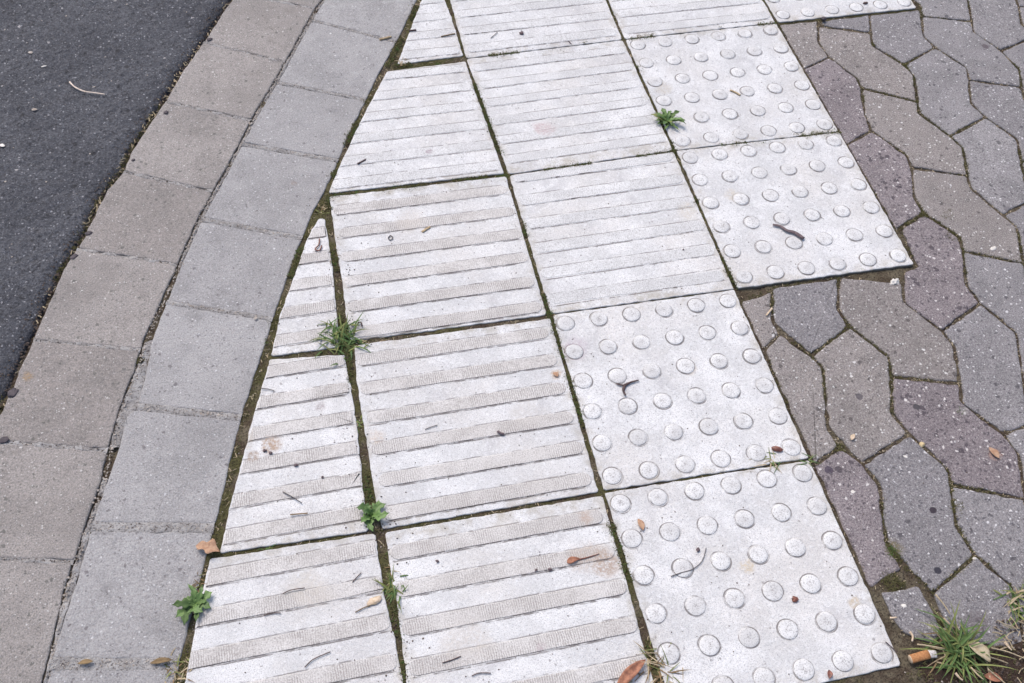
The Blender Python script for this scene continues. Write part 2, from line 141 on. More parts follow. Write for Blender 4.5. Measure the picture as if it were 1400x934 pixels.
 [[1.8512,-1.2618],[1.8556,-1.301],[1.8876,-1.3643],[1.8748,-1.4036],[1.9716,-1.4343],[1.9956,-1.371],[1.9884,-1.3372],[1.958,-1.271],[1.9701,-1.2368],[1.8733,-1.2061]],
 [[1.7778,-1.3695],[1.7538,-1.4328],[1.7418,-1.4671],[1.7721,-1.5332],[1.8572,-1.4985],[1.8527,-1.4593],[1.8748,-1.4036],[1.8876,-1.3643],[1.8556,-1.301],[1.7706,-1.3357]],
 [[1.8527,-1.4593],[1.8572,-1.4985],[1.8891,-1.5618],[1.8763,-1.6011],[1.9731,-1.6318],[1.9971,-1.5685],[1.9899,-1.5347],[1.9596,-1.4685],[1.9716,-1.4343],[1.8748,-1.4036]],
 [[1.7793,-1.567],[1.7553,-1.6303],[1.7433,-1.6646],[1.7736,-1.7308],[1.8587,-1.696],[1.8542,-1.6568],[1.8763,-1.6011],[1.8891,-1.5618],[1.8572,-1.4985],[1.7721,-1.5332]],
 [[1.8542,-1.6568],[1.8587,-1.696],[1.8906,-1.7593],[1.8778,-1.7986],[1.9746,-1.8293],[1.9986,-1.766],[1.9914,-1.7322],[1.9611,-1.666],[1.9731,-1.6318],[1.8763,-1.6011]],
 [[1.7808,-1.7645],[1.7568,-1.8278],[1.7448,-1.8621],[1.7751,-1.9283],[1.8602,-1.8935],[1.8557,-1.8544],[1.8778,-1.7986],[1.8906,-1.7593],[1.8587,-1.696],[1.7736,-1.7308]],
 [[1.9789,0.8016],[1.9549,0.7383],[1.9429,0.704],[1.9733,0.6378],[2.0583,0.6725],[2.0539,0.7117],[2.0759,0.7675],[2.0887,0.8068],[2.0568,0.87],[1.9717,0.8353]],
 [[2.0539,0.7117],[2.0583,0.6725],[2.0902,0.6093],[2.0774,0.57],[2.1742,0.5393],[2.1982,0.6026],[2.191,0.6364],[2.1607,0.7025],[2.1727,0.7368],[2.0759,0.7675]],
 [[1.9804,0.6041],[1.9564,0.5408],[1.9444,0.5065],[1.9748,0.4403],[2.0598,0.475],[2.0554,0.5142],[2.0774,0.57],[2.0902,0.6093],[2.0583,0.6725],[1.9733,0.6378]],
 [[2.0554,0.5142],[2.0598,0.475],[2.0917,0.4117],[2.079,0.3725],[2.1758,0.3418],[2.1997,0.4051],[2.1926,0.4389],[2.1622,0.505],[2.1742,0.5393],[2.0774,0.57]],
 [[1.9819,0.4066],[1.9578,0.3433],[1.9457,0.3091],[1.9759,0.2429],[2.0613,0.2775],[2.0569,0.3167],[2.079,0.3725],[2.0917,0.4117],[2.0598,0.475],[1.9748,0.4403]],
 [[2.0569,0.3167],[2.0613,0.2775],[2.0932,0.2142],[2.0804,0.175],[2.1773,0.1443],[2.2013,0.2076],[2.1941,0.2414],[2.1637,0.3075],[2.1758,0.3418],[2.079,0.3725]],
 [[1.983,0.2092],[1.9581,0.146],[1.9456,0.1117],[1.976,0.0451],[2.0627,0.08],[2.0583,0.1192],[2.0804,0.175],[2.0932,0.2142],[2.0613,0.2775],[1.9759,0.2429]],
 [[2.0583,0.1192],[2.0627,0.08],[2.0947,0.0167],[2.0818,-0.0226],[2.1788,-0.0532],[2.2028,0.0101],[2.1956,0.0439],[2.1653,0.11],[2.1773,0.1443],[2.0804,0.175]],
 [[1.9831,0.0112],[1.9584,-0.0528],[1.9462,-0.0875],[1.9769,-0.1542],[2.0639,-0.1178],[2.0594,-0.0786],[2.0818,-0.0226],[2.0947,0.0167],[2.0627,0.08],[1.976,0.0451]],
 [[2.0594,-0.0786],[2.0639,-0.1178],[2.0961,-0.1809],[2.0832,-0.2203],[2.1803,-0.2507],[2.2043,-0.1874],[2.1971,-0.1537],[2.1668,-0.0875],[2.1788,-0.0532],[2.0818,-0.0226]],
 [[1.9842,-0.1881],[1.96,-0.2522],[1.9479,-0.2868],[1.9791,-0.3523],[2.0656,-0.3154],[2.061,-0.2764],[2.0832,-0.2203],[2.0961,-0.1809],[2.0639,-0.1178],[1.9769,-0.1542]],
 [[2.061,-0.2764],[2.0656,-0.3154],[2.0977,-0.3784],[2.0849,-0.4177],[2.1818,-0.4482],[2.2058,-0.3849],[2.1986,-0.3512],[2.1683,-0.285],[2.1803,-0.2507],[2.0832,-0.2203]],
 [[1.9866,-0.3856],[1.9627,-0.4491],[1.9508,-0.4833],[1.982,-0.5478],[2.0673,-0.5126],[2.0629,-0.4734],[2.0849,-0.4177],[2.0977,-0.3784],[2.0656,-0.3154],[1.9791,-0.3523]],
 [[2.0629,-0.4734],[2.0673,-0.5126],[2.0993,-0.5758],[2.0865,-0.6151],[2.1833,-0.6457],[2.2073,-0.5824],[2.2001,-0.5487],[2.1698,-0.4825],[2.1818,-0.4482],[2.0849,-0.4177]],
 [[1.9893,-0.5813],[1.9654,-0.6445],[1.9534,-0.6787],[1.9838,-0.7447],[2.0689,-0.71],[2.0644,-0.6708],[2.0865,-0.6151],[2.0993,-0.5758],[2.0673,-0.5126],[1.982,-0.5478]],
 [[2.0644,-0.6708],[2.0689,-0.71],[2.1008,-0.7733],[2.088,-0.8125],[2.1848,-0.8432],[2.2088,-0.7799],[2.2016,-0.7462],[2.1713,-0.68],[2.1833,-0.6457],[2.0865,-0.6151]],
 [[1.991,-0.7784],[1.967,-0.8418],[1.955,-0.876],[1.9854,-0.9422],[2.0704,-0.9075],[2.066,-0.8683],[2.088,-0.8125],[2.1008,-0.7733],[2.0689,-0.71],[1.9838,-0.7447]],
 [[2.066,-0.8683],[2.0704,-0.9075],[2.1023,-0.9708],[2.0895,-1.0101],[2.1863,-1.0407],[2.2103,-0.9774],[2.2031,-0.9437],[2.1728,-0.8775],[2.1848,-0.8432],[2.088,-0.8125]],
 [[1.9925,-0.9759],[1.9685,-1.0393],[1.9565,-1.0735],[1.9869,-1.1397],[2.0719,-1.105],[2.0675,-1.0658],[2.0895,-1.0101],[2.1023,-0.9708],[2.0704,-0.9075],[1.9854,-0.9422]],
 [[2.0675,-1.0658],[2.0719,-1.105],[2.1038,-1.1683],[2.0911,-1.2076],[2.1879,-1.2382],[2.2118,-1.1749],[2.2047,-1.1412],[2.1743,-1.075],[2.1863,-1.0407],[2.0895,-1.0101]],
 [[1.994,-1.1734],[1.9701,-1.2368],[1.958,-1.271],[1.9884,-1.3372],[2.0734,-1.3025],[2.069,-1.2633],[2.0911,-1.2076],[2.1038,-1.1683],[2.0719,-1.105],[1.9869,-1.1397]],
 [[2.069,-1.2633],[2.0734,-1.3025],[2.1053,-1.3658],[2.0926,-1.4051],[2.1894,-1.4358],[2.2134,-1.3724],[2.2062,-1.3387],[2.1758,-1.2725],[2.1879,-1.2382],[2.0911,-1.2076]],
 [[1.9956,-1.371],[1.9716,-1.4343],[1.9596,-1.4685],[1.9899,-1.5347],[2.075,-1.5],[2.0705,-1.4608],[2.0926,-1.4051],[2.1053,-1.3658],[2.0734,-1.3025],[1.9884,-1.3372]],
 [[2.0705,-1.4608],[2.075,-1.5],[2.1069,-1.5633],[2.0941,-1.6026],[2.1909,-1.6333],[2.2149,-1.5699],[2.2077,-1.5362],[2.1774,-1.47],[2.1894,-1.4358],[2.0926,-1.4051]],
 [[1.9971,-1.5685],[1.9731,-1.6318],[1.9611,-1.666],[1.9914,-1.7322],[2.0765,-1.6975],[2.072,-1.6583],[2.0941,-1.6026],[2.1069,-1.5633],[2.075,-1.5],[1.9899,-1.5347]],
 [[2.072,-1.6583],[2.0765,-1.6975],[2.1084,-1.7608],[2.0956,-1.8001],[2.1924,-1.8308],[2.2164,-1.7674],[2.2092,-1.7337],[2.1789,-1.6675],[2.1909,-1.6333],[2.0941,-1.6026]],
 [[1.9986,-1.766],[1.9746,-1.8293],[1.9626,-1.8635],[1.9929,-1.9297],[2.078,-1.895],[2.0735,-1.8558],[2.0956,-1.8001],[2.1084,-1.7608],[2.0765,-1.6975],[1.9914,-1.7322]],
 [[2.1967,0.8001],[2.1727,0.7368],[2.1607,0.7025],[2.191,0.6364],[2.2761,0.6711],[2.2717,0.7103],[2.2937,0.766],[2.3065,0.8053],[2.2746,0.8686],[2.1895,0.8339]],
 [[2.1982,0.6026],[2.1742,0.5393],[2.1622,0.505],[2.1926,0.4389],[2.2776,0.4736],[2.2732,0.5128],[2.2952,0.5685],[2.308,0.6078],[2.2761,0.6711],[2.191,0.6364]],
 [[2.1997,0.4051],[2.1758,0.3418],[2.1637,0.3075],[2.1941,0.2414],[2.2791,0.2761],[2.2747,0.3153],[2.2968,0.371],[2.3095,0.4103],[2.2776,0.4736],[2.1926,0.4389]],
 [[2.2013,0.2076],[2.1773,0.1443],[2.1653,0.11],[2.1956,0.0439],[2.2806,0.0786],[2.2762,0.1178],[2.2983,0.1735],[2.311,0.2128],[2.2791,0.2761],[2.1941,0.2414]],
 [[2.2028,0.0101],[2.1788,-0.0532],[2.1668,-0.0875],[2.1971,-0.1537],[2.2822,-0.1189],[2.2777,-0.0797],[2.2998,-0.024],[2.3126,0.0153],[2.2806,0.0786],[2.1956,0.0439]],
 [[2.2043,-0.1874],[2.1803,-0.2507],[2.1683,-0.285],[2.1986,-0.3512],[2.2837,-0.3164],[2.2792,-0.2773],[2.3013,-0.2215],[2.3141,-0.1822],[2.2822,-0.1189],[2.1971,-0.1537]],
 [[2.2058,-0.3849],[2.1818,-0.4482],[2.1698,-0.4825],[2.2001,-0.5487],[2.2852,-0.5139],[2.2807,-0.4748],[2.3028,-0.419],[2.3156,-0.3797],[2.2837,-0.3164],[2.1986,-0.3512]],
 [[2.2073,-0.5824],[2.1833,-0.6457],[2.1713,-0.68],[2.2016,-0.7462],[2.2867,-0.7115],[2.2822,-0.6723],[2.3043,-0.6165],[2.3171,-0.5772],[2.2852,-0.5139],[2.2001,-0.5487]],
 [[2.2088,-0.7799],[2.1848,-0.8432],[2.1728,-0.8775],[2.2031,-0.9437],[2.2882,-0.909],[2.2838,-0.8698],[2.3058,-0.814],[2.3186,-0.7747],[2.2867,-0.7115],[2.2016,-0.7462]],
 [[2.2103,-0.9774],[2.1863,-1.0407],[2.1743,-1.075],[2.2047,-1.1412],[2.2897,-1.1065],[2.2853,-1.0673],[2.3073,-1.0115],[2.3201,-0.9722],[2.2882,-0.909],[2.2031,-0.9437]],
 [[2.2118,-1.1749],[2.1879,-1.2382],[2.1758,-1.2725],[2.2062,-1.3387],[2.2912,-1.304],[2.2868,-1.2648],[2.3089,-1.209],[2.3216,-1.1698],[2.2897,-1.1065],[2.2047,-1.1412]],
 [[2.2134,-1.3724],[2.1894,-1.4358],[2.1774,-1.47],[2.2077,-1.5362],[2.2927,-1.5015],[2.2883,-1.4623],[2.3104,-1.4065],[2.3231,-1.3673],[2.2912,-1.304],[2.2062,-1.3387]],
 [[2.2149,-1.5699],[2.1909,-1.6333],[2.1789,-1.6675],[2.2092,-1.7337],[2.2943,-1.699],[2.2898,-1.6598],[2.3119,-1.604],[2.3247,-1.5648],[2.2927,-1.5015],[2.2077,-1.5362]],
 [[2.2164,-1.7674],[2.1924,-1.8308],[2.1804,-1.865],[2.2107,-1.9312],[2.2958,-1.8965],[2.2913,-1.8573],[2.3134,-1.8015],[2.3262,-1.7623],[2.2943,-1.699],[2.2092,-1.7337]],
 [[0.9136,-0.6063],[0.916,-0.6122],[0.8851,-0.6213],[0.8609,-0.6793],[0.8949,-0.7411],[0.9819,-0.7021],[0.9766,-0.6653],[1.0048,-0.5975],[1.0142,-0.5687],[0.9772,-0.5077],[0.9227,-0.5346]],
 [[0.6058,-0.7261],[0.6432,-0.7],[0.6407,-0.6756],[0.6598,-0.6196],[0.6023,-0.6297]],
 [[0.6066,-0.9252],[0.6284,-0.9128],[0.6547,-0.9036],[0.6509,-0.8673],[0.6685,-0.8176],[0.6841,-0.7692],[0.6743,-0.7471],[0.6432,-0.7],[0.6063,-0.7249]],
 [[0.6084,-1.1095],[0.6637,-1.094],[0.6577,-1.0568],[0.6669,-1.0227],[0.6856,-0.9699],[0.6746,-0.935],[0.6547,-0.9036],[0.606,-0.9239]],
 [[0.6223,-1.173],[0.6567,-1.1946],[0.6798,-1.179],[0.6778,-1.1539],[0.6759,-1.1171],[0.6185,-1.1146]],
 [[1.0006,0.0011],[0.9993,-0.0168],[1.0876,-0.0483],[1.1076,0.003]],
 [[0.7403,-1.2234],[0.7129,-1.2477],[0.7107,-1.2928],[0.769,-1.314],[0.801,-1.2407]]]
OUTER = [[[0.0678,0.6179],[0.0175,0.5079],[0.1827,0.438],[0.2446,0.5526]],
 [[0.0153,0.5029],[-0.0424,0.3768],[0.1115,0.3063],[0.1801,0.4332]],
 [[-0.0445,0.3723],[-0.1,0.2507],[0.0428,0.1844],[0.058,0.2073],[0.1091,0.3018]],
 [[-0.1014,0.2477],[-0.1084,0.2323],[-0.1347,0.1813],[-0.1665,0.1177],[-0.0279,0.0406],[-0.0144,0.0676],[0.0409,0.1815]],
 [[-0.1678,0.115],[-0.2072,0.0436],[-0.24,-0.0306],[-0.0999,-0.1019],[-0.0942,-0.0896],[-0.0516,-0.0069],[-0.0292,0.038]],
 [[-0.2413,-0.0334],[-0.2984,-0.1453],[-0.3107,-0.1895],[-0.1728,-0.2582],[-0.1508,-0.2133],[-0.1011,-0.1046]],
 [[-0.3127,-0.1922],[-0.3375,-0.2263],[-0.3544,-0.2716],[-0.373,-0.3259],[-0.383,-0.3454],[-0.2351,-0.4031],[-0.1983,-0.3101],[-0.1741,-0.2609]],
 [[-0.3843,-0.3479],[-0.4024,-0.3846],[-0.4173,-0.4319],[-0.4317,-0.4734],[-0.4419,-0.5089],[-0.2934,-0.5551],[-0.2894,-0.5401],[-0.2361,-0.4056]],
 [[-0.4427,-0.5117],[-0.4607,-0.5624],[-0.4674,-0.5887],[-0.4818,-0.6322],[-0.494,-0.6692],[-0.3397,-0.7142],[-0.3256,-0.655],[-0.3038,-0.5946],[-0.2941,-0.5578]],
 [[-0.4951,-0.6725],[-0.5059,-0.7051],[-0.5279,-0.7822],[-0.5408,-0.8315],[-0.3822,-0.8695],[-0.3666,-0.8165],[-0.3483,-0.7584],[-0.3403,-0.7176]],
 [[-0.5416,-0.8343],[-0.5481,-0.8593],[-0.5876,-0.9918],[-0.4182,-1.0273],[-0.4161,-1.0181],[-0.4072,-0.9752],[-0.3949,-0.9119],[-0.383,-0.8724]],
 [[-0.5886,-0.9951],[-0.5917,-1.0055],[-0.6349,-1.1527],[-0.4541,-1.1846],[-0.419,-1.0306]],
 [[-0.6357,-1.1554],[-0.6795,-1.3043],[-0.4897,-1.3407],[-0.4548,-1.1874]]]
INNER = [[[0.2661,0.5776],[0.1999,0.4565],[0.3372,0.3855],[0.4085,0.5307]],
 [[0.1973,0.4516],[0.1174,0.3054],[0.2608,0.2299],[0.3348,0.3807]],
 [[0.115,0.301],[0.0635,0.2065],[0.0441,0.1716],[0.034,0.1512],[0.1785,0.0646],[0.2043,0.1142],[0.2366,0.1805],[0.2587,0.2255]],
 [[0.032,0.1472],[-0.0079,0.0666],[-0.0454,-0.0112],[0.1015,-0.0814],[0.1333,-0.0167],[0.1605,0.0298],[0.1765,0.0607]],
 [[-0.0478,-0.0159],[-0.0898,-0.0958],[-0.117,-0.1543],[0.0355,-0.2205],[0.0612,-0.1611],[0.0993,-0.0861]],
 [[-0.1204,-0.1616],[-0.1449,-0.2142],[-0.1924,-0.3133],[-0.042,-0.3805],[-0.0236,-0.3375],[-0.0011,-0.2959],[0.0242,-0.2465],[0.0324,-0.2276]],
 [[-0.1956,-0.321],[-0.2308,-0.4067],[-0.2536,-0.4719],[-0.1025,-0.5331],[-0.1005,-0.5276],[-0.0832,-0.4829],[-0.0678,-0.4405],[-0.0452,-0.388]],
 [[-0.2553,-0.4767],[-0.2782,-0.5422],[-0.2901,-0.6098],[-0.3002,-0.6476],[-0.16,-0.6928],[-0.1382,-0.6323],[-0.1164,-0.5724],[-0.1041,-0.5377]],
 [[-0.3044,-0.6566],[-0.316,-0.6664],[-0.3283,-0.7228],[-0.3418,-0.763],[-0.3557,-0.8059],[-0.3595,-0.8205],[-0.2069,-0.8531],[-0.2014,-0.8366],[-0.1812,-0.7629],[-0.1628,-0.7019]],
 [[-0.3624,-0.8315],[-0.3674,-0.8507],[-0.3802,-0.9032],[-0.3894,-0.9303],[-0.4022,-0.9781],[-0.4053,-0.9924],[-0.2583,-1.0239],[-0.2448,-0.979],[-0.2276,-0.9214],[-0.2162,-0.8811],[-0.2105,-0.864]],
 [[-0.4077,-1.0035],[-0.4112,-1.0192],[-0.4429,-1.1637],[-0.3064,-1.1855],[-0.266,-1.0495],[-0.2616,-1.0349]],
 [[-0.4439,-1.168],[-0.4794,-1.3297],[-0.3539,-1.3449],[-0.3077,-1.1898]]]
CUT_OUTER = [[[0.0164,0.5054],[0.1814,0.4356],0.0011],[[-0.0434,0.3745],[0.1103,0.304],0.0011],[[-0.1007,0.2492],[0.0419,0.183],0.0008],[[-0.1672,0.1164],[-0.0286,0.0393],0.0008],[[-0.2406,-0.032],[-0.1005,-0.1033],0.0009],[[-0.3117,-0.1909],[-0.1735,-0.2595],0.001],[[-0.3837,-0.3466],[-0.2356,-0.4044],0.001],[[-0.4423,-0.5103],[-0.2937,-0.5565],0.0012],[[-0.4945,-0.6709],[-0.34,-0.7159],0.0016],[[-0.5412,-0.8329],[-0.3826,-0.8709],0.0016],[[-0.5881,-0.9934],[-0.4186,-1.029],0.0022],[[-0.6353,-1.154],[-0.4544,-1.186],0.0022]]
CUT_INNER = [[[0.1986,0.454],[0.336,0.3831],0.0011],[[0.1162,0.3032],[0.2597,0.2277],0.0011],[[0.033,0.1492],[0.1775,0.0626],0.0011],[[-0.0466,-0.0135],[0.1004,-0.0838],0.0014],[[-0.1187,-0.158],[0.0339,-0.224],0.0024],[[-0.194,-0.3171],[-0.0436,-0.3843],0.0029],[[-0.2544,-0.4743],[-0.1033,-0.5354],0.002],[[-0.3014,-0.6523],[-0.1614,-0.6974],0.0044],[[-0.361,-0.826],[-0.2087,-0.8586],0.0061],[[-0.4065,-0.998],[-0.2599,-1.0294],0.0072],[[-0.4434,-1.1658],[-0.3071,-1.1876],0.0033]]
ROADEDGE = [[0.0998,0.6879],[-0.1084,0.2323],[-0.1347,0.1813],[-0.1691,0.1125],[-0.2072,0.0436],[-0.2414,-0.0337],[-0.2984,-0.1453],[-0.3084,-0.1864],[-0.3375,-0.2263],[-0.3544,-0.2716],[-0.373,-0.3259],[-0.3837,-0.3466],[-0.4024,-0.3846],[-0.4173,-0.4319],[-0.4317,-0.4734],[-0.4427,-0.5116],[-0.4607,-0.5624],[-0.4674,-0.5887],[-0.4818,-0.6322],[-0.5059,-0.7051],[-0.5279,-0.7822],[-0.5481,-0.8593],[-0.5917,-1.0055],[-0.6963,-1.3614]]
MIDL = [[0.3035,0.6617],[0.058,0.2073],[0.0379,0.1769],[-0.0144,0.0676],[-0.0516,-0.0069],[-0.0942,-0.0896],[-0.1508,-0.2133],[-0.1983,-0.3101],[-0.235,-0.403],[-0.2894,-0.5401],[-0.3038,-0.5946],[-0.3256,-0.655],[-0.3396,-0.7137],[-0.3483,-0.7584],[-0.3666,-0.8165],[-0.3832,-0.8728],[-0.3949,-0.9119],[-0.4072,-0.9752],[-0.4161,-1.0181],[-0.5044,-1.4051]]
MIDR = [[0.3114,0.6607],[0.0635,0.2065],[0.0441,0.1716],[-0.0079,0.0666],[-0.0457,-0.0117],[-0.0898,-0.0958],[-0.1449,-0.2142],[-0.1916,-0.3112],[-0.2308,-0.4067],[-0.2782,-0.5422],[-0.2901,-0.6098],[-0.3021,-0.6546],[-0.316,-0.6664],[-0.3283,-0.7228],[-0.3418,-0.763],[-0.3557,-0.8059],[-0.3674,-0.8507],[-0.3802,-0.9032],[-0.3894,-0.9303],[-0.4022,-0.9781],[-0.4112,-1.0192],[-0.4964,-1.4069]]
INEDGE = [[0.4627,0.6412],[0.2366,0.1805],[0.2043,0.1142],[0.1605,0.0298],[0.1333,-0.0167],[0.0961,-0.0926],[0.0612,-0.1611],[0.0242,-0.2465],[-0.0011,-0.2959],[-0.0236,-0.3375],[-0.0454,-0.3886],[-0.0678,-0.4405],[-0.0832,-0.4829],[-0.1005,-0.5276],[-0.1164,-0.5724],[-0.1382,-0.6323],[-0.1604,-0.6939],[-0.1812,-0.7629],[-0.2014,-0.8366],[-0.2162,-0.8811],[-0.2276,-0.9214],[-0.2448,-0.979],[-0.266,-1.0495],[-0.3803,-1.4333]]
TILES = [{"kind":"rib","clean":1,"sh":[0,0],"quad":[[-0.0032,0.3008],[0.2978,0.3007],[0.2938,-0.0052],[-0.0004,-0.0023]],"poly":[[0.2442,0.1753],[0.2681,0.2293],[0.2884,0.1754],[0.2913,0.1233],[0.2915,0.0034],[0.169,-0.0018]]},
 {"kind":"rib","clean":1,"sh":[0,0],"quad":[[-0.0004,-0.0023],[0.2938,-0.0052],[0.3058,-0.3062],[0.0075,-0.3052]],"poly":[[0.148,-0.0166],[0.2922,-0.0132],[0.3005,-0.3019],[0.0085,-0.2972],[0.0355,-0.236],[0.0695,-0.1658],[0.1063,-0.0939]]},
 {"kind":"rib","clean":0,"sh":[0.15,0],"quad":[[0.0075,-0.3052],[0.3058,-0.3062],[0.3039,-0.603],[-0.0002,-0.6015]],"poly":[[0.0087,-0.3054],[0.3027,-0.3091],[0.3012,-0.4543],[0.3006,-0.6024],[0.0046,-0.5971],[0.003,-0.5614],[0.0066,-0.4843],[0.006,-0.4096]]},
 {"kind":"rib","clean":0,"sh":[0.14,-0.018],"quad":[[-0.0002,-0.6015],[0.3039,-0.603],[0.3004,-0.908],[0.0017,-0.9063]],"poly":[[0.0078,-0.6057],[0.3031,-0.6106],[0.3009,-0.7621],[0.2968,-0.9061],[0.004,-0.9036],[0.0011,-0.8621],[0.0024,-0.7866],[0.0022,-0.7246],[0.0033,-0.6649]]},
 {"kind":"rib","clean":0,"sh":[0.16,0],"quad":[[0.0017,-0.9063],[0.3004,-0.908],[0.3024,-1.212],[0.0005,-1.2105]],"poly":[[0.0069,-0.9095],[0.3011,-0.9126],[0.2978,-1.0425],[0.2942,-1.1494],[0.2955,-1.2106],[0.0073,-1.2103],[0.0015,-1.1064],[0.0058,-1.0173],[0.0047,-0.9748]]},
 {"kind":"rib","clean":0,"sh":[0,0],"quad":[[-0.2994,-0.3036],[0.0075,-0.3052],[-0.0002,-0.6015],[-0.3021,-0.604]],"poly":[[-0.0141,-0.3483],[-0.004,-0.3517],[-0.0038,-0.4336],[-0.0093,-0.5384],[-0.0124,-0.6046],[-0.1124,-0.603],[-0.0934,-0.5354],[-0.0729,-0.4828],[-0.0579,-0.4448],[-0.0389,-0.3939]]},
 {"kind":"rib","clean":0,"sh":[0.05,-0.03],"quad":[[-0.3021,-0.604],[-0.0002,-0.6015],[0.0017,-0.9063],[-0.3021,-0.907]],"poly":[[-0.1139,-0.608],[-0.0079,-0.6187],[-0.0067,-0.6845],[-0.0074,-0.7493],[-0.0125,-0.845],[-0.0141,-0.9032],[-0.2029,-0.8964],[-0.1878,-0.8376],[-0.1576,-0.7404],[-0.1401,-0.6839]]},
 {"kind":"rib","clean":0,"sh":[-0.09,0],"quad":[[-0.3021,-0.907],[0.0017,-0.9063],[0.0005,-1.2105],[-0.3023,-1.2104]],"poly":[[-0.216,-0.9019],[-0.0062,-0.9079],[-0.0063,-0.9402],[-0.0082,-0.995],[-0.0041,-1.0391],[-0.0021,-1.0904],[-0.0041,-1.2079],[-0.2739,-1.1197],[-0.2496,-1.0362],[-0.2349,-0.9679]]},
 {"kind":"rib","clean":0,"sh":[0,0],"quad":[[0.0005,-1.2105],[0.3024,-1.212],[0.3029,-1.5153],[0.0,-1.5144]],"poly":[[0.005,-1.2115],[0.298,-1.213],[0.2985,-1.5143],[0.0045,-1.5135]]},
 {"kind":"rib","clean":1,"sh":[0,0],"quad":[[0.3,0.6052],[0.6038,0.6065],[0.6026,0.3037],[0.2978,0.3007]],"poly":[[0.3027,0.6042],[0.6011,0.6054],[0.5999,0.3047],[0.3005,0.3017]]},
 {"kind":"rib","clean":1,"sh":[0,0],"quad":[[0.2978,0.3007],[0.6026,0.3037],[0.5998,0.0016],[0.2938,-0.0052]],"poly":[[0.3005,0.2997],[0.5999,0.3027],[0.5971,0.0026],[0.2965,-0.0042]]},
 {"kind":"rib","clean":1,"sh":[0,0],"quad":[[0.6026,0.3037],[0.9091,0.3054],[0.9111,0.0041],[0.5998,0.0016]],"poly":[[0.6053,0.3027],[0.9066,0.3044],[0.9087,0.0051],[0.6025,0.0026]]},
 {"kind":"stud","clean":1,"sh":[0,0],"quad":[[0.9091,0.3054],[1.212,0.3059],[1.2117,0.004],[0.9111,0.0041]],"poly":[[0.9116,0.3044],[1.2095,0.3049],[1.2092,0.005],[0.9136,0.0051]]},
 {"kind":"rib","clean":1,"sh":[0.08,-0.05],"quad":[[0.2938,-0.0052],[0.5998,0.0016],[0.6034,-0.2986],[0.3058,-0.3062]],"poly":[[0.2966,-0.0061],[0.5972,0.0005],[0.6006,-0.2977],[0.3085,-0.3052]]},
 {"kind":"stud","clean":1,"sh":[0,0],"quad":[[0.5998,0.0016],[0.9111,0.0041],[0.9124,-0.3025],[0.6034,-0.2986]],"poly":[[0.6025,0.0006],[0.9087,0.0031],[0.9099,-0.3015],[0.606,-0.2976]]},
 {"kind":"rib","clean":1,"sh":[-0.31,0.042],"quad":[[0.3058,-0.3062],[0.6034,-0.2986],[0.6037,-0.6074],[0.3039,-0.603]],"poly":[[0.3085,-0.3071],[0.6007,-0.2997],[0.601,-0.6065],[0.3066,-0.602]]},
 {"kind":"stud","clean":1,"sh":[0,0],"quad":[[0.6034,-0.2986],[0.9124,-0.3025],[0.9112,-0.6115],[0.6037,-0.6074]],"poly":[[0.6061,-0.2997],[0.9099,-0.3034],[0.9087,-0.6105],[0.6064,-0.6064]]},
 {"kind":"stud","clean":0,"sh":[0,0],"quad":[[0.3039,-0.603],[0.6037,-0.6074],[0.6045,-0.9146],[0.3004,-0.908]],"poly":[[0.3083,-0.6041],[0.6009,-0.6084],[0.6018,-0.913],[0.3048,-0.9064]]},
 {"kind":"stud","clean":0,"sh":[0,0],"quad":[[0.3004,-0.908],[0.6045,-0.9146],[0.6065,-1.2126],[0.3024,-1.212]],"poly":[[0.3048,-0.9097],[0.6018,-0.9162],[0.6038,-1.2115],[0.3068,-1.2111]]},
 {"kind":"rib","clean":1,"sh":[0,0],"quad":[[0.6038,0.6065],[0.9082,0.6076],[0.9091,0.3054],[0.6026,0.3037]],"poly":[[0.6065,0.6055],[0.9057,0.6066],[0.9066,0.3064],[0.6053,0.3047]]},
 {"kind":"stud","clean":1,"sh":[0,0],"quad":[[0.9082,0.6076],[1.2118,0.6081],[1.212,0.3059],[0.9091,0.3054]],"poly":[[0.9107,0.6066],[1.2093,0.6071],[1.2095,0.3069],[0.9116,0.3064]]}]

random.seed(4)
rnd = random.random
def U(a, b): return a+(b-a)*random.random()
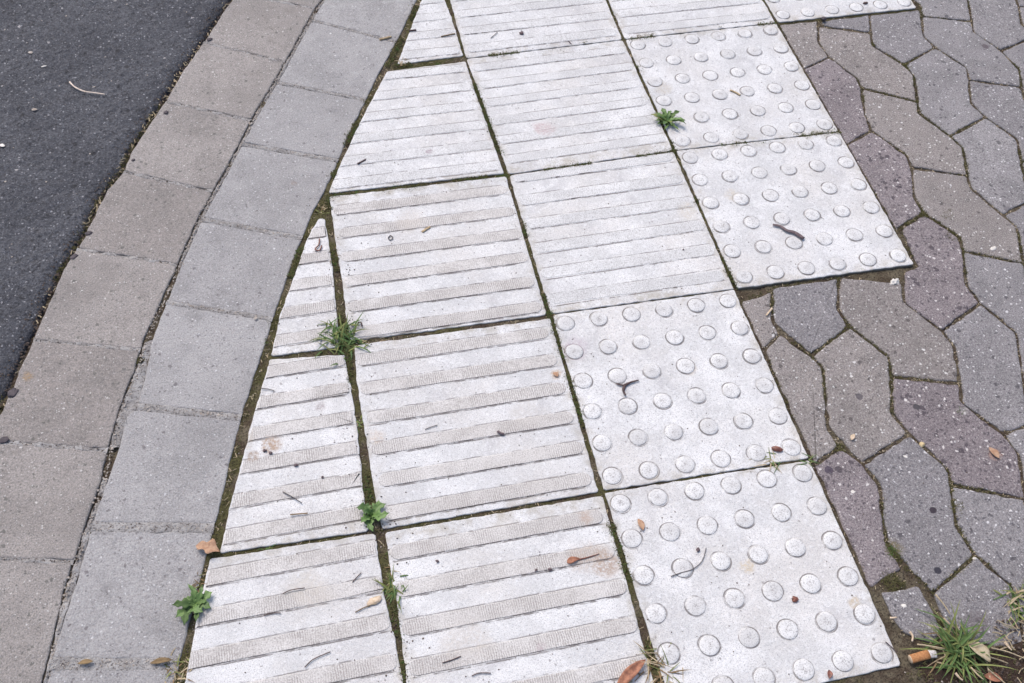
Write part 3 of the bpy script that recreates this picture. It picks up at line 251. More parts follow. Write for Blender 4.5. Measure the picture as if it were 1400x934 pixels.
# ---------------------------------------------------------------- material kit
class Mat:
    def __init__(s, name, rough=.85, spec=.3):
        s.m = bpy.data.materials.new(name); s.m.use_nodes = True
        s.t = s.m.node_tree; s.b = s.t.nodes['Principled BSDF']
        s.b.inputs['Roughness'].default_value = rough
        s.b.inputs['Specular IOR Level'].default_value = spec
        s.geo = s.n('ShaderNodeNewGeometry'); s.info = s.n('ShaderNodeObjectInfo')
        s.pos = s.geo.outputs['Position']; s.rand = s.info.outputs['Random']
        off = s.n('ShaderNodeVectorMath', operation='SCALE'); off.inputs[0].default_value = (13.1, 7.7, 3.3)
        s.l(s.rand, off.inputs['Scale'])
        ad = s.n('ShaderNodeVectorMath', operation='ADD'); s.l(s.pos, ad.inputs[0]); s.l(off.outputs[0], ad.inputs[1])
        s.vec = ad.outputs[0]
    def n(s, t, **k):
        q = s.t.nodes.new(t)
        for a, v in k.items(): setattr(q, a, v)
        return q
    def l(s, a, b): s.t.links.new(a, b)
    def put(s, v, sock):
        if isinstance(v, (int, float)): sock.default_value = v
        elif isinstance(v, tuple): sock.default_value = v if len(v) == 4 or sock.type == 'VECTOR' else (*v, 1)
        else: s.l(v, sock)
    def math(s, op, a, b=0.0, c=0.0, clamp=False):
        q = s.n('ShaderNodeMath', operation=op, use_clamp=clamp)
        for i, v in enumerate((a, b, c)): s.put(v, q.inputs[i])
        return q.outputs[0]
    def noise(s, scale, detail=3, rough=.6, vec=None, dist=0, out=0):
        q = s.n('ShaderNodeTexNoise'); s.l(vec or s.vec, q.inputs['Vector'])
        q.inputs['Scale'].default_value = scale; q.inputs['Detail'].default_value = detail
        q.inputs['Roughness'].default_value = rough; q.inputs['Distortion'].default_value = dist
        return q.outputs[out]
    def voro(s, scale, vec=None, rand=1.0):
        q = s.n('ShaderNodeTexVoronoi'); s.l(vec or s.vec, q.inputs['Vector']); q.inputs['Scale'].default_value = scale
        q.inputs['Randomness'].default_value = rand
        return q.outputs['Distance'], q.outputs['Color']
    def ramp(s, v, lo, hi, a=0.0, b=1.0, smooth=True):
        q = s.n('ShaderNodeMapRange'); q.clamp = True
        if smooth: q.interpolation_type = 'SMOOTHSTEP'
        s.put(v, q.inputs[0])
        for i, x in enumerate((lo, hi, a, b)): s.put(x, q.inputs[i+1])
        return q.outputs[0]
    def mix(s, f, a, b, mode='MIX'):
        q = s.n('ShaderNodeMix', data_type='RGBA', blend_type=mode)
        s.put(f, q.inputs[0]); s.put(a, q.inputs[6]); s.put(b, q.inputs[7]); return q.outputs[2]
    def warp(s, amt, scale, vec=None):
        c = s.noise(scale, 2, .5, vec, out=1)
        q = s.n('ShaderNodeVectorMath', operation='MULTIPLY_ADD'); s.l(c, q.inputs[0]); q.inputs[1].default_value = (amt,)*3; s.l(vec or s.vec, q.inputs[2])
        return q.outputs[0]
    def flecks(s, scale, keep, size, vec=None):      # sparse grains: 1 inside a grain
        v = s.warp(.75/scale, scale*1.7, vec)
        d, c = s.voro(scale, v)
        sp = s.n('ShaderNodeSeparateColor'); s.l(c, sp.inputs[0])
        on = s.math('GREATER_THAN', sp.outputs[0], 1-keep)
        r = s.math('MULTIPLY', sp.outputs[1], size)
        return s.math('MULTIPLY', on, s.ramp(s.math('SUBTRACT', s.math('ADD', r, size*.5), d), 0, .12))
    def stains(s, col, lst):
        for (x, y), r, c, k, hard in lst:
            d = s.n('ShaderNodeVectorMath', operation='DISTANCE'); s.l(s.warp(r*(.5 if hard else 1.3), .55/r, s.pos), d.inputs[0])
            h = r*(.25 if hard else .65); d.inputs[1].default_value = (x+h, y+h, h)
            f = s.ramp(d.outputs['Value'], r, r*(.8 if hard else .4))
            if not hard: f = s.math('MULTIPLY', f, s.ramp(s.noise(260, 3, .7), .3, .62))
            col = s.mix(s.math('MULTIPLY', f, k), col, c)
        return col
    def bump(s, h, strength, dist, prev=None):
        q = s.n('ShaderNodeBump'); q.inputs['Strength'].default_value = strength; q.inputs['Distance'].default_value = dist
        s.l(h, q.inputs['Height'])
        if prev: s.l(prev, q.inputs['Normal'])
        return q.outputs[0]
    def done(s, col, nrm=None, rough=None):
        s.put(col, s.b.inputs['Base Color'])
        if nrm: s.l(nrm, s.b.inputs['Normal'])
        if rough: s.l(rough, s.b.inputs['Roughness'])
        return s.m
M = {}
def tile_material(name, kind):
    m = Mat(name, .8, .25)
    uvn = m.n('ShaderNodeUVMap'); uvn.uv_map = 'tile'
    sx = m.n('ShaderNodeSeparateXYZ'); m.l(uvn.outputs[0], sx.inputs[0]); u, v = sx.outputs[0], sx.outputs[1]
    worn = m.ramp(m.noise(14, 4, .62, m.pos), .36, .66)
    base = m.mix(worn, (.56, .557, .555), (.71, .705, .70)) 
    tint = m.ramp(m.noise(6, 4, .65, m.pos), .42, .68)
    base = m.mix(m.math('MULTIPLY', tint, .45), base, (.56, .52, .48))
    scuff = m.ramp(m.noise(11, 5, .7, m.pos, .8), .54, .70)
    base = m.mix(m.math('MULTIPLY', scuff, .5), base, (.42, .41, .42))
    base = m.mix(m.math('MULTIPLY', m.rand, .18), base, (.45, .45, .46))
    grain = m.noise(620, 2, .75)
    g2 = m.noise(210, 3, .7)
    base = m.mix(m.ramp(grain, .52, .30), base, (.36, .35, .36))
    base = m.mix(m.math('MULTIPLY', m.ramp(g2, .5, .72), .45), base, (.80, .80, .81))
    pit = m.flecks(170, .10, .22)
    base = m.mix(m.math('MULTIPLY', pit, .6), base, (.18, .165, .16))
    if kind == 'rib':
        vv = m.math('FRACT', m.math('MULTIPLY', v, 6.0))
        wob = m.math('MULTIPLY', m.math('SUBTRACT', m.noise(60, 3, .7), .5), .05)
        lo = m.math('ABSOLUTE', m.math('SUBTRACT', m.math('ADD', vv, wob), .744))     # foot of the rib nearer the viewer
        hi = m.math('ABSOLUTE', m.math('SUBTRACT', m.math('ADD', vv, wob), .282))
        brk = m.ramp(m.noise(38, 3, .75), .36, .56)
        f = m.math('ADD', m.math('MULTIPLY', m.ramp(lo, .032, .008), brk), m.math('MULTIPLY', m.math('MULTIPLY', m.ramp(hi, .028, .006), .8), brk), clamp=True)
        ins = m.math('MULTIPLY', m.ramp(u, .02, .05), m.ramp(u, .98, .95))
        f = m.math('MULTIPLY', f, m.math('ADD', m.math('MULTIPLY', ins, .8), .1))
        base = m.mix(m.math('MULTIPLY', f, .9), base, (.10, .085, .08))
    else:
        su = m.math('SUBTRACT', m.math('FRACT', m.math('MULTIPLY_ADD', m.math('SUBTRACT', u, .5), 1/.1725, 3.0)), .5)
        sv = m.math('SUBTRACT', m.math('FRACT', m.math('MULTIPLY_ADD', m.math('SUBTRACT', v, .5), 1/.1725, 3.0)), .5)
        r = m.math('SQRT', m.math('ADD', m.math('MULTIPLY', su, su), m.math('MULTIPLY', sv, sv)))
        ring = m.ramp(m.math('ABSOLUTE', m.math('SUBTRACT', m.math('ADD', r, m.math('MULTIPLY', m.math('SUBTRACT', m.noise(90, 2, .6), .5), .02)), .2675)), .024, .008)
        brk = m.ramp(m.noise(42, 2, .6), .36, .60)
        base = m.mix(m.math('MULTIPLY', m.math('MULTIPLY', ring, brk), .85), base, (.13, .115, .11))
    rim = m.math('MINIMUM', m.math('MINIMUM', u, v), m.math('MINIMUM', m.math('SUBTRACT', 1, u), m.math('SUBTRACT', 1, v)))
    dirt = m.math('MULTIPLY', m.ramp(rim, .075, .006), m.ramp(m.noise(38, 5, .75), .42, .66))
    base = m.mix(m.math('MULTIPLY', dirt, .6), base, (.33, .29, .23))
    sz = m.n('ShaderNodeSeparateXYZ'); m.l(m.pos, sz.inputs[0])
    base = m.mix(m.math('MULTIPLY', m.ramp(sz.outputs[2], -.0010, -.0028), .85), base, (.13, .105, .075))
    base = m.stains(base, STAINS)
    n1 = m.bump(grain, .55, .0012); n2 = m.bump(g2, .5, .002, n1); n3 = m.bump(pit, -.6, .002, n2)
    return m.done(base, n3)
STAINS = [((0.2589, -0.9958), .030, (.44, .36, .30), .6, False), ((-0.1639, -0.7333), .028, (.46, .40, .34), .7, False), ((0.0831, -1.0759), .040, (.50, .46, .42), .6, False), ((0.1285, -0.3765), .035, (.52, .47, .42), .5, False),
          ((0.6304, -0.1400), .022, (.46, .41, .34), .6, False), ((0.5799, -0.4394), .025, (.52, .47, .40), .6, False), ((-0.1000, -0.9615), .035, (.50, .46, .41), .6, False), ((0.2312, -0.7612), .035, (.50, .47, .44), .5, False), ((0.6075, -0.8828), .018, (.50, .45, .38), .6, False),
          ((0.3917, -0.2084), .022, (.46, .36, .36), .8, False), ((-0.1238, -0.7481), .020, (.36, .25, .17), .9, False), ((-0.1517, -0.7647), .012, (.30, .22, .16), .8, False),
          ((-0.0527, -0.7018), .010, (.36, .32, .32), .9, False), ((0.3298, -0.6739), .030, (.45, .38, .42), .65, False), ((0.4596, -1.0488), .013, (.52, .44, .33), .9, False),
          ((0.5798, -1.1251), .012, (.48, .40, .30), .9, False), ((0.2783, -1.0079), .024, (.36, .27, .21), .85, False), ((0.2866, -0.7121), .011, (.42, .30, .20), .8, False),
          ((0.0175, -0.7625), .016, (.52, .42, .34), .6, False), ((0.6710, -0.4185), .022, (.52, .47, .40), .8, False), ((0.1870, -0.2302), .008, (.34, .28, .30), .9, False),
          ((0.1590, 0.1523), .008, (.5, .45, .4), .8, False), ((0.1701, -1.0986), .008, (.40, .33, .34), .8, False), ((0.4846, -0.7390), .014, (.50, .44, .38), .7, False), ((0.2690, -0.9404), .015, (.40, .30, .24), .7, False)]
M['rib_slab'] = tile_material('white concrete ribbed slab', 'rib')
M['stud_slab'] = tile_material('white concrete studded slab', 'stud')
def rib_material(name, col_a, col_b, dark, clean=False):
    m = Mat(name, .85, .2)
    uvn = m.n('ShaderNodeUVMap'); uvn.uv_map = 'tile'
    sx = m.n('ShaderNodeSeparateXYZ'); m.l(uvn.outputs[0], sx.inputs[0]); u, v = sx.outputs[0], sx.outputs[1]
    base = m.mix(m.ramp(m.noise(16, 4, .6), .35, .68), col_a, col_b)
    wv = m.math('SINE', m.math('ADD', m.math('MULTIPLY', u, 2*math.pi*100), m.math('MULTIPLY', m.noise(90, 3, .7), 9)))
    wv = m.ramp(wv, -.4, .8)
    amp = m.ramp(m.noise(22, 3, .65), .36, .62)
    k = m.math('MULTIPLY', wv, amp)
    base = m.mix(m.math('MULTIPLY', k, .62), base, dark)
    g = m.noise(560, 2, .7)
    base = m.mix(m.math('MULTIPLY', m.ramp(g, .52, .34), .6), base, (.24, .22, .21))
    base = m.mix(m.math('MULTIPLY', m.ramp(g, .55, .72), .6), base, (.72, .71, .70))
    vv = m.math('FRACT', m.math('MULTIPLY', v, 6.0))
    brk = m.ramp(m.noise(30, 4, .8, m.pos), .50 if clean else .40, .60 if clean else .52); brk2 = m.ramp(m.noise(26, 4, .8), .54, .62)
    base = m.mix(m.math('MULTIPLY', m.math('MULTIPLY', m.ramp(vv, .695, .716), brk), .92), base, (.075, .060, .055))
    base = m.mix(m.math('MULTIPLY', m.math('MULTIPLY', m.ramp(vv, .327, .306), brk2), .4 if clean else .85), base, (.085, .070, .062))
    base = m.stains(base, STAINS)
    n1 = m.bump(wv, -.6, .0012); n2 = m.bump(g, .5, .0012, n1)
    return m.done(base, n2)
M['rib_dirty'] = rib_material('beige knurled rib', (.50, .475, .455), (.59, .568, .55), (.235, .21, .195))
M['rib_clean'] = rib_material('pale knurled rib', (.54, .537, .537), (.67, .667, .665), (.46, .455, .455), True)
def stud_material():
    m = Mat('white concrete stud', .8, .25)
    base = m.mix(m.ramp(m.noise(30, 3, .6), .35, .65), (.55, .543, .54), (.67, .665, .66))
    g = m.noise(560, 2, .7); base = m.mix(m.ramp(g, .50, .32), base, (.34, .33, .33))
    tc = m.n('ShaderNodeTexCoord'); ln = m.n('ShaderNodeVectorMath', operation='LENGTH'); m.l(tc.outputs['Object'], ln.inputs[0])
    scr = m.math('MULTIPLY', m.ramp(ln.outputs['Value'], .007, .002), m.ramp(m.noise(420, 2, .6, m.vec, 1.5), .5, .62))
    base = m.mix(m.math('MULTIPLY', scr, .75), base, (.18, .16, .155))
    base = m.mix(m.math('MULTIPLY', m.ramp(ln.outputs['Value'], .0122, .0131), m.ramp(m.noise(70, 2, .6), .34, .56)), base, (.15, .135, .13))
    return m.done(base, m.bump(g, .5, .0012))
M['stud'] = stud_material()
def stone_material(name, ca, cb, dark, light, scale, keep_d, keep_l, stains=(), grain=.5, hue=None):
    m = Mat(name, .82, .3)
    base = m.mix(m.rand, ca, cb)
    base = m.mix(m.math('MULTIPLY', m.ramp(m.noise(9, 4, .65), .38, .68), .6), base, hue or light_mid(ca, cb, .70))
    base = m.mix(m.math('MULTIPLY', m.ramp(m.noise(28, 5, .75), .50, .70), .45), base, light_mid(ca, cb, .55))
    base = m.mix(m.math('MULTIPLY', m.ramp(m.noise(17, 4, .7, m.pos), .55, .72), .35), base, light_mid(ca, cb, 1.25))
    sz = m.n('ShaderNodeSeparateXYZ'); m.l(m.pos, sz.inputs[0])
    g = m.noise(480, 3, .8); g2 = m.noise(150, 3, .7)
    base = m.mix(m.math('MULTIPLY', m.ramp(g, .55, .30), grain), base, dark)
    base = m.mix(m.math('MULTIPLY', m.ramp(g, .55, .75), grain*.8), base, light)
    fd = m.flecks(scale, keep_d, .33); fd2 = m.flecks(scale*2, keep_d*1.3, .35)
    base = m.mix(m.math('MULTIPLY', fd, .7), base, dark); base = m.mix(m.math('MULTIPLY', fd2, .6), base, dark)
    o = m.n('ShaderNodeVectorMath', operation='ADD'); m.l(m.vec, o.inputs[0]); o.inputs[1].default_value = (3.3, 1.7, 9.1)
    fl = m.flecks(scale*2.1, keep_l, .30, o.outputs[0]); fl2 = m.flecks(scale*1.2, keep_l*.35, .24, o.outputs[0])
    base = m.mix(m.math('MULTIPLY', fl, .75), base, light); base = m.mix(m.math('MULTIPLY', fl2, .8), base, light)
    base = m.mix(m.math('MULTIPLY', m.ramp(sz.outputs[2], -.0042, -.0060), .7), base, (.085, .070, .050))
    base = m.stains(base, stains)
    n1 = m.bump(g, .7, .0015); n2 = m.bump(g2, .6, .003, n1); n3 = m.bump(m.math('SUBTRACT', fl, fd2), .5, .0015, n2)
    return m.done(base, n3)
def light_mid(a, b, k): return tuple((x+y)*.5*k for x, y in zip(a, b))
M['outer'] = stone_material('warm grey gutter concrete', (.285, .255, .240), (.345, .315, .298), (.10, .10, .09), (.60, .58, .56), 150, .08, .13, [((-0.4476, -0.5745), .010, (.30, .20, .10), .9, False)], .75)
M['inner'] = stone_material('cool grey gutter concrete', (.340, .330, .328), (.390, .380, .376), (.13, .115, .12), (.62, .61, .62), 150, .06, .13, [((-0.0432, -0.2617), .008, (.24, .19, .17), .8, False)], .65)
PST = [((0.7419, -1.0213), .0065, (.035, .025, .035), .95, True), ((0.7074, -1.1041), .0068, (.03, .028, .04), .95, True), ((0.6236, -0.9349), .0075, (.07, .055, .075), .9, True),
       ((1.1264, -0.5265), .009, (.13, .12, .13), .6, True), ((0.7167, -0.8300), .007, (.085, .075, .085), .8, True), ((0.8705, -0.9582), .012, (.38, .22, .16), .8, False),
       ((1.2948, -0.1241), .008, (.09, .07, .08), .8, True), ((0.7930, -0.8625), .0065, (.06, .055, .06), .9, True), ((0.6655, -1.0651), .018, (.16, .12, .045), .8, False),
       ((0.6380, -1.1908), .02, (.1, .09, .05), .6, False), ((0.7286, -1.1804), .02, (.10, .08, .085), .7, False), ((0.8612, -0.8820), .012, (.4, .38, .36), .5, False)]
M['paver_blue'] = stone_material('blue grey paver concrete', (.235, .220, .224), (.300, .283, .284), (.055, .05, .058), (.68, .66, .66), 105, .13, .20, PST, .85)
M['paver_brown'] = stone_material('brownish paver concrete', (.250, .224, .212), (.312, .280, .264), (.065, .055, .055), (.68, .66, .64), 110, .12, .22, PST, .85)
M['paver_purple'] = stone_material('purple grey paver concrete', (.215, .184, .189), (.275, .238, .241), (.045, .035, .045), (.68, .64, .62), 88, .26, .20, PST, .9)
def asphalt():
    m = Mat('asphalt', .75, .35)
    base = m.mix(m.ramp(m.noise(7, 4, .6), .35, .65), (.062, .065, .078), (.090, .093, .107))
    g = m.noise(300, 3, .8); g2 = m.noise(110, 3, .7)
    base = m.mix(m.math('MULTIPLY', m.ramp(g, .54, .34), .85), base, (.018, .018, .022))
    base = m.mix(m.math('MULTIPLY', m.ramp(g, .54, .72), .9), base, (.21, .21, .225)); base = m.mix(m.math('MULTIPLY', m.ramp(g2, .52, .70), .4), base, (.15, .15, .165))
    fl = m.flecks(210, .16, .30); f2 = m.flecks(95, .04, .22); fd = m.flecks(70, .12, .3)
    base = m.mix(m.math('MULTIPLY', fl, .8), base, (.34, .34, .36)); base = m.mix(m.math('MULTIPLY', f2, .85), base, (.42, .40, .40))
    crack = m.ramp(m.noise(75, 5, .85, None, 1.6), .455, .38)
    base = m.mix(m.math('MULTIPLY', fd, .7), base, (.016, .015, .018)); base = m.mix(m.math('MULTIPLY', crack, .85), base, (.020, .019, .022))
    n1 = m.bump(g, .9, .003); n2 = m.bump(g2, .7, .006, n1); n3 = m.bump(m.math('ADD', fd, crack), -.8, .005, n2)
    return m.done(base, n3)
M['asphalt'] = asphalt()
def soil():
    m = Mat('joint soil', .95, .1)
    at = m.n('ShaderNodeAttribute'); at.attribute_name = 'moss'; zone = at.outputs['Fac']
    n = m.noise(34, 4, .7, m.pos); f = m.noise(380, 3, .8, m.pos)
    base = m.mix(m.ramp(n, .38, .64), (.090, .066, .048), (.165, .140, .098))
    base = m.mix(m.ramp(zone, .22, .06), base, m.mix(n, (.035, .022, .018), (.085, .060, .045)))
    green = m.math('MULTIPLY', m.ramp(m.noise(16, 3, .65, m.pos), .40, .56), m.ramp(zone, .2, .9))
    base = m.mix(m.math('MULTIPLY', green, .85), base, (.090, .088, .034))
    base = m.mix(m.ramp(f, .52, .34), base, (.030, .022, .018)); base = m.mix(m.math('MULTIPLY', m.ramp(f, .58, .74), .6), base, (.26, .22, .16))
    return m.done(base, m.bump(f, .9, .004))
M['soil'] = soil()
def mortar():
    m = Mat('crumbling mortar', .92, .15)
    f = m.noise(330, 3, .8, m.pos)
    base = m.mix(m.ramp(m.noise(45, 3, .7, m.pos), .38, .62), (.30, .285, .275), (.42, .405, .395))
    base = m.mix(m.ramp(f, .49, .33), base, (.08, .062, .055)); base = m.mix(m.math('MULTIPLY', m.ramp(f, .58, .74), .6), base, (.60, .57, .54))
    return m.done(base, m.bump(f, .9, .004))
M['mortar'] = mortar()
def plain(name, ca, cb=None, rough=.7, scale=120, spec=.3, trans=0, bmp=.4):
    m = Mat(name, rough, spec); cb = cb or tuple(c*.65 for c in ca)
    n = m.noise(scale, 3, .7)
    base = m.mix(m.ramp(n, .35, .65), ca, cb)
    if trans:
        base = m.mix(m.math('MULTIPLY', m.rand, .5), base, tuple(min(1, c*1.6) for c in ca))
        m.b.inputs['Subsurface Weight'].default_value = 0
    m.m.name = name
    return m.done(base, m.bump(n, bmp, .001))
M['leaf'] = plain('green leaf', (.115, .190, .055), (.060, .115, .035), .5, 140, .4, 1)
M['grass'] = plain('green grass blade', (.085, .140, .040), (.045, .085, .024), .6, 90, .3, 1)
M['grass_olive'] = plain('olive grass blade', (.17, .19, .06), (.10, .11, .035), .65, 90, .3, 1)
M['straw'] = plain('dry straw', (.40, .33, .22), (.24, .18, .11), .8, 200, .2, 1)
M['dry_brown'] = plain('dried brown plant', (.20, .14, .075), (.12, .08, .045), .85, 200, .2, 1)
M['moss'] = plain('moss', (.105, .098, .045), (.06, .055, .026), .95, 300, .1, 1)
M['moss_green'] = plain('bright moss', (.085, .125, .04), (.05, .08, .025), .95, 300, .1, 1)
M['orange_leaf'] = plain('fallen orange leaf', (.38, .17, .10), (.22, .095, .06), .65, 160)
M['tan_leaf'] = plain('fallen tan leaf', (.45, .29, .19), (.32, .18, .11), .7, 160)
M['pale_leaf'] = plain('pale withered leaf', (.42, .36, .25), (.30, .24, .15), .7, 160)
M['twig_dark'] = plain('dark twig', (.12, .08, .075), (.06, .04, .04), .8, 300)
M['twig_grey'] = plain('grey twig', (.13, .115, .115), (.08, .07, .07), .8, 300)
M['bark'] = plain('grey bark', (.17, .13, .135), (.09, .065, .07), .85, 260)
M['stem_pale'] = plain('pale stem', (.78, .66, .56), (.60, .47, .38), .6, 200)
M['seed_red'] = plain('brown seed', (.24, .09, .055), (.12, .04, .03), .4, 300, .5)
M['husk'] = plain('tan husk', (.46, .36, .23), (.33, .24, .14), .8, 260)
M['wood'] = plain('pale wood chip', (.66, .53, .40), (.5, .38, .26), .8, 200)
M['pebble_white'] = plain('white pebble', (.72, .69, .64), (.58, .54, .49), .5, 160)
M['pebble_yellow'] = plain('yellow pebble', (.58, .47, .27), (.44, .33, .17), .5, 160)
M['pebble_dark'] = plain('dark pebble', (.085, .07, .078), (.045, .038, .045), .7, 200)
M['grit_light'] = plain('light grit', (.50, .45, .40), (.30, .25, .21), .8, 200)
M['grit_dark'] = plain('dark grit', (.065, .05, .045), (.12, .09, .07), .9, 200)
M['filter'] = plain('orange brown filter paper', (.44, .21, .085), (.32, .14, .055), .7, 400)
M['paper'] = plain('white cigarette paper', (.62, .60, .59), (.35, .32, .30), .7, 300)
M['ash'] = plain('burnt tobacco', (.06, .05, .05), (.03, .025, .025), .9, 300)
# ---------------------------------------------------------------- object kit
def tag(o, label=None, cat=None, group=None, kind=None):
    if label: o['label'] = label
    if cat: o['category'] = cat
    if group: o['group'] = group
    if kind: o['kind'] = kind
    return o
def empty(name, loc=(0, 0, 0)):
    o = bpy.data.objects.new(name, None); C.objects.link(o); o.location = loc; o.empty_display_size = .02; return o
def link(name, verts, faces, mat, parent=None, smooth=False, recenter=True, uv=None):
    me = bpy.data.meshes.new(name)
    c = Vector((0, 0, 0))
    if recenter and verts:
        c = Vector((sum(v[0] for v in verts)/len(verts), sum(v[1] for v in verts)/len(verts), 0))
    me.from_pydata([(v[0]-c.x, v[1]-c.y, v[2]) for v in verts], [], faces)
    if smooth: me.polygons.foreach_set('use_smooth', [True]*len(me.polygons))
    if uv:
        ul = me.uv_layers.new(name='tile')
        for lp in me.loops:
            v = verts[lp.vertex_index]; ul.data[lp.index].uv = uv(v[0], v[1])
    me.materials.append(mat)
    o = bpy.data.objects.new(name, me); C.objects.link(o)
    if parent:
        o.parent = parent; o.location = c-parent.location if parent.type == 'EMPTY' or True else c
    else: o.location = c
    return o
def area(P): return .5*sum(P[i][0]*P[(i+1)%len(P)][1]-P[(i+1)%len(P)][0]*P[i][1] for i in range(len(P)))
def round_poly(P, r):
    out = []
    n = len(P)
    for i in range(n):
        a, b, c = Vector(P[i-1]), Vector(P[i]), Vector(P[(i+1) % n])
        d1, d2 = a-b, c-b
        if d1.length < 1e-6 or d2.length < 1e-6: continue
        k1, k2 = min(r, d1.length*.4), min(r, d2.length*.4)
        p, q = b+d1.normalized()*k1, b+d2.normalized()*k2
        out += [p, p*.25+b*.5+q*.25, q]
    return out
def resample(P, step):
    out = []
    n = len(P)
    for i in range(n):
        a, b = Vector(P[i]), Vector(P[(i+1) % n]); L = (b-a).length
        k = max(1, int(L/step))
        out += [a.lerp(b, j/k) for j in range(k)]
    return out
def offset_loop(P, d):
    n = len(P); out = []
    for i in range(n):
        t = P[(i+1) % n]-P[i-1]
        if t.length < 1e-7: t = Vector((1, 0))
        t.normalize(); out.append(P[i]+Vector((-t.y, t.x))*d)
    return out
def outline(P, inset, rad, jit, step, freq=60):
    P = [Vector(p[:2]) for p in P]
    if area(P) < 0: P = P[::-1]
    P = resample(P, step*2.5)
    L = resample(round_poly_keep(P, rad), step)
    def thin(L, m):
        o = [L[0]]
        for p in L[1:]:
            if (p-o[-1]).length > m: o.append(p)
        while len(o) > 3 and (o[0]-o[-1]).length < m: o.pop()
        return o
    L = thin(L, .002)
    L = thin(offset_loop(L, inset), .0022)
    out = []
    N = offset_loop(L, 1.0)
    for p, q in zip(L, N):
        nn = noise.noise(Vector((p.x*freq, p.y*freq, 1.7)))+.6*noise.noise(Vector((p.x*freq*2.7, p.y*freq*2.7, 4.1)))+.35*noise.noise(Vector((p.x*freq*6, p.y*freq*6, 2.1)))
        out.append(p+(q-p)*(jit*(nn+.05)))
    return thin(out, .0024)
def round_poly_keep(P, r):
    # round only real corners
    n = len(P); out = []
    for i in range(n):
        a, b, c = P[i-1], P[i], P[(i+1) % n]
        d1, d2 = (b-a).normalized(), (c-b).normalized()
        if d1.dot(d2) > .94: out.append(b); continue
        k1, k2 = min(r, (b-a).length*.45), min(r, (c-b).length*.45)
        p, q = b-d1*k1, b+d2*k2
        out += [p, p*.25+b*.5+q*.25, q]
    return out
def slab(name, P, mat, parent, inset=0, rad=.003, jit=.0006, step=.006, ztop=0, cham=.0018, depth=.03, tilt=.0004, uv=None, freq=60, drop=None):
    L = outline(P, inset, rad, jit, step, freq)
    cx = sum(p.x for p in L)/len(L); cy = sum(p.y for p in L)/len(L)
    tx, ty = U(-tilt, tilt)*8, U(-tilt, tilt)*8
    z = lambda p, dz: ztop+dz+(p.x-cx)*tx+(p.y-cy)*ty
    r0 = L; r1 = offset_loop(L, cham*.35); r2 = offset_loop(L, cham*1.2)
    n = len(L); V = []
    V += [(p.x, p.y, ztop-depth) for p in r0]
    V += [(p.x, p.y, z(p, -cham)) for p in r0]
    V += [(p.x, p.y, z(p, -cham*.35)) for p in r1]
    V += [(p.x, p.y, z(p, 0)) for p in r2]
    F = []
    for k in range(3):
        for i in range(n):
            j = (i+1) % n; F.append((k*n+i, k*n+j, (k+1)*n+j, (k+1)*n+i))
    F.append(tuple(range(3*n, 4*n)))
    return link(name, V, F, mat, parent, uv=uv)
# ---------------------------------------------------------------- ground (soil in the joints, sheet out to the horizon)
def interp(P, y):      # x of a polyline at y (polyline runs downwards)
    for a, b in zip(P, P[1:]):
        if (a[1]-y)*(b[1]-y) <= 0 and a[1] != b[1]:
            return a[0]+(b[0]-a[0])*(y-a[1])/(b[1]-a[1])
    a, b = (P[0], P[1]) if y > P[0][1] else (P[-2], P[-1])
    return a[0]+(b[0]-a[0])*(y-a[1])/(b[1]-a[1])
def soil_z(x, y, base):
    return base+.0017*noise.noise(Vector((x*45, y*45, .3)))+.0016*noise.noise(Vector((x*140, y*140, 2.3)))
def build_ground():
    x0, x1, y0, y1, s = -1.0, 2.4, -1.9, .95, .0075
    nx, ny = int((x1-x0)/s), int((y1-y0)/s); V = []; A = []
    for j in range(ny+1):
        y = y0+j*s; xe = interp(INEDGE, y); xr = interp(ROADEDGE, y)
        for i in range(nx+1):
            x = x0+i*s
            base = -.0028; top = -.0010; moss = 1.0
            if abs(x-xe) < .012: base = -.0050
            if x < xe-.012: base = -.0065; moss = .3; top = -.0042
            if x < xr+.01: base = -.016; moss = .3
            if (x > 4*.303-.002 if y > 0 else x > 3*.303-.004 if y > -2*.303+.006 else x > 2*.303-.004): base = -.0060; moss = .35; top = -.0044
            if y < -1.215 and x > .62: base = -.001; moss = .0; top = .004
            V.append((x, y, min(soil_z(x, y, base), top))); A.append(moss)
    F = [(j*(nx+1)+i, j*(nx+1)+i+1, (j+1)*(nx+1)+i+1, (j+1)*(nx+1)+i) for j in range(ny) for i in range(nx)]
    # skirt to the horizon
    k = len(V); B = 60
    V += [(x0, y0, -.012), (x1, y0, -.012), (x1, y1, -.012), (x0, y1, -.012), (-B, -B, -.02), (B, -B, -.02), (B, B, -.02), (-B, B, -.02)]; A += [.2]*8
    F += [(k+4, k+5, k+1, k), (k+5, k+6, k+2, k+1), (k+6, k+7, k+3, k+2), (k+7, k+4, k, k+3)]
    o = link('ground', V, F, M['soil'], recenter=False, smooth=True)
    at = o.data.attributes.new('moss', 'FLOAT', 'POINT'); at.data.foreach_set('value', A)
    tag(o, 'brown mossy soil under and between the paving', kind='structure')
build_ground()
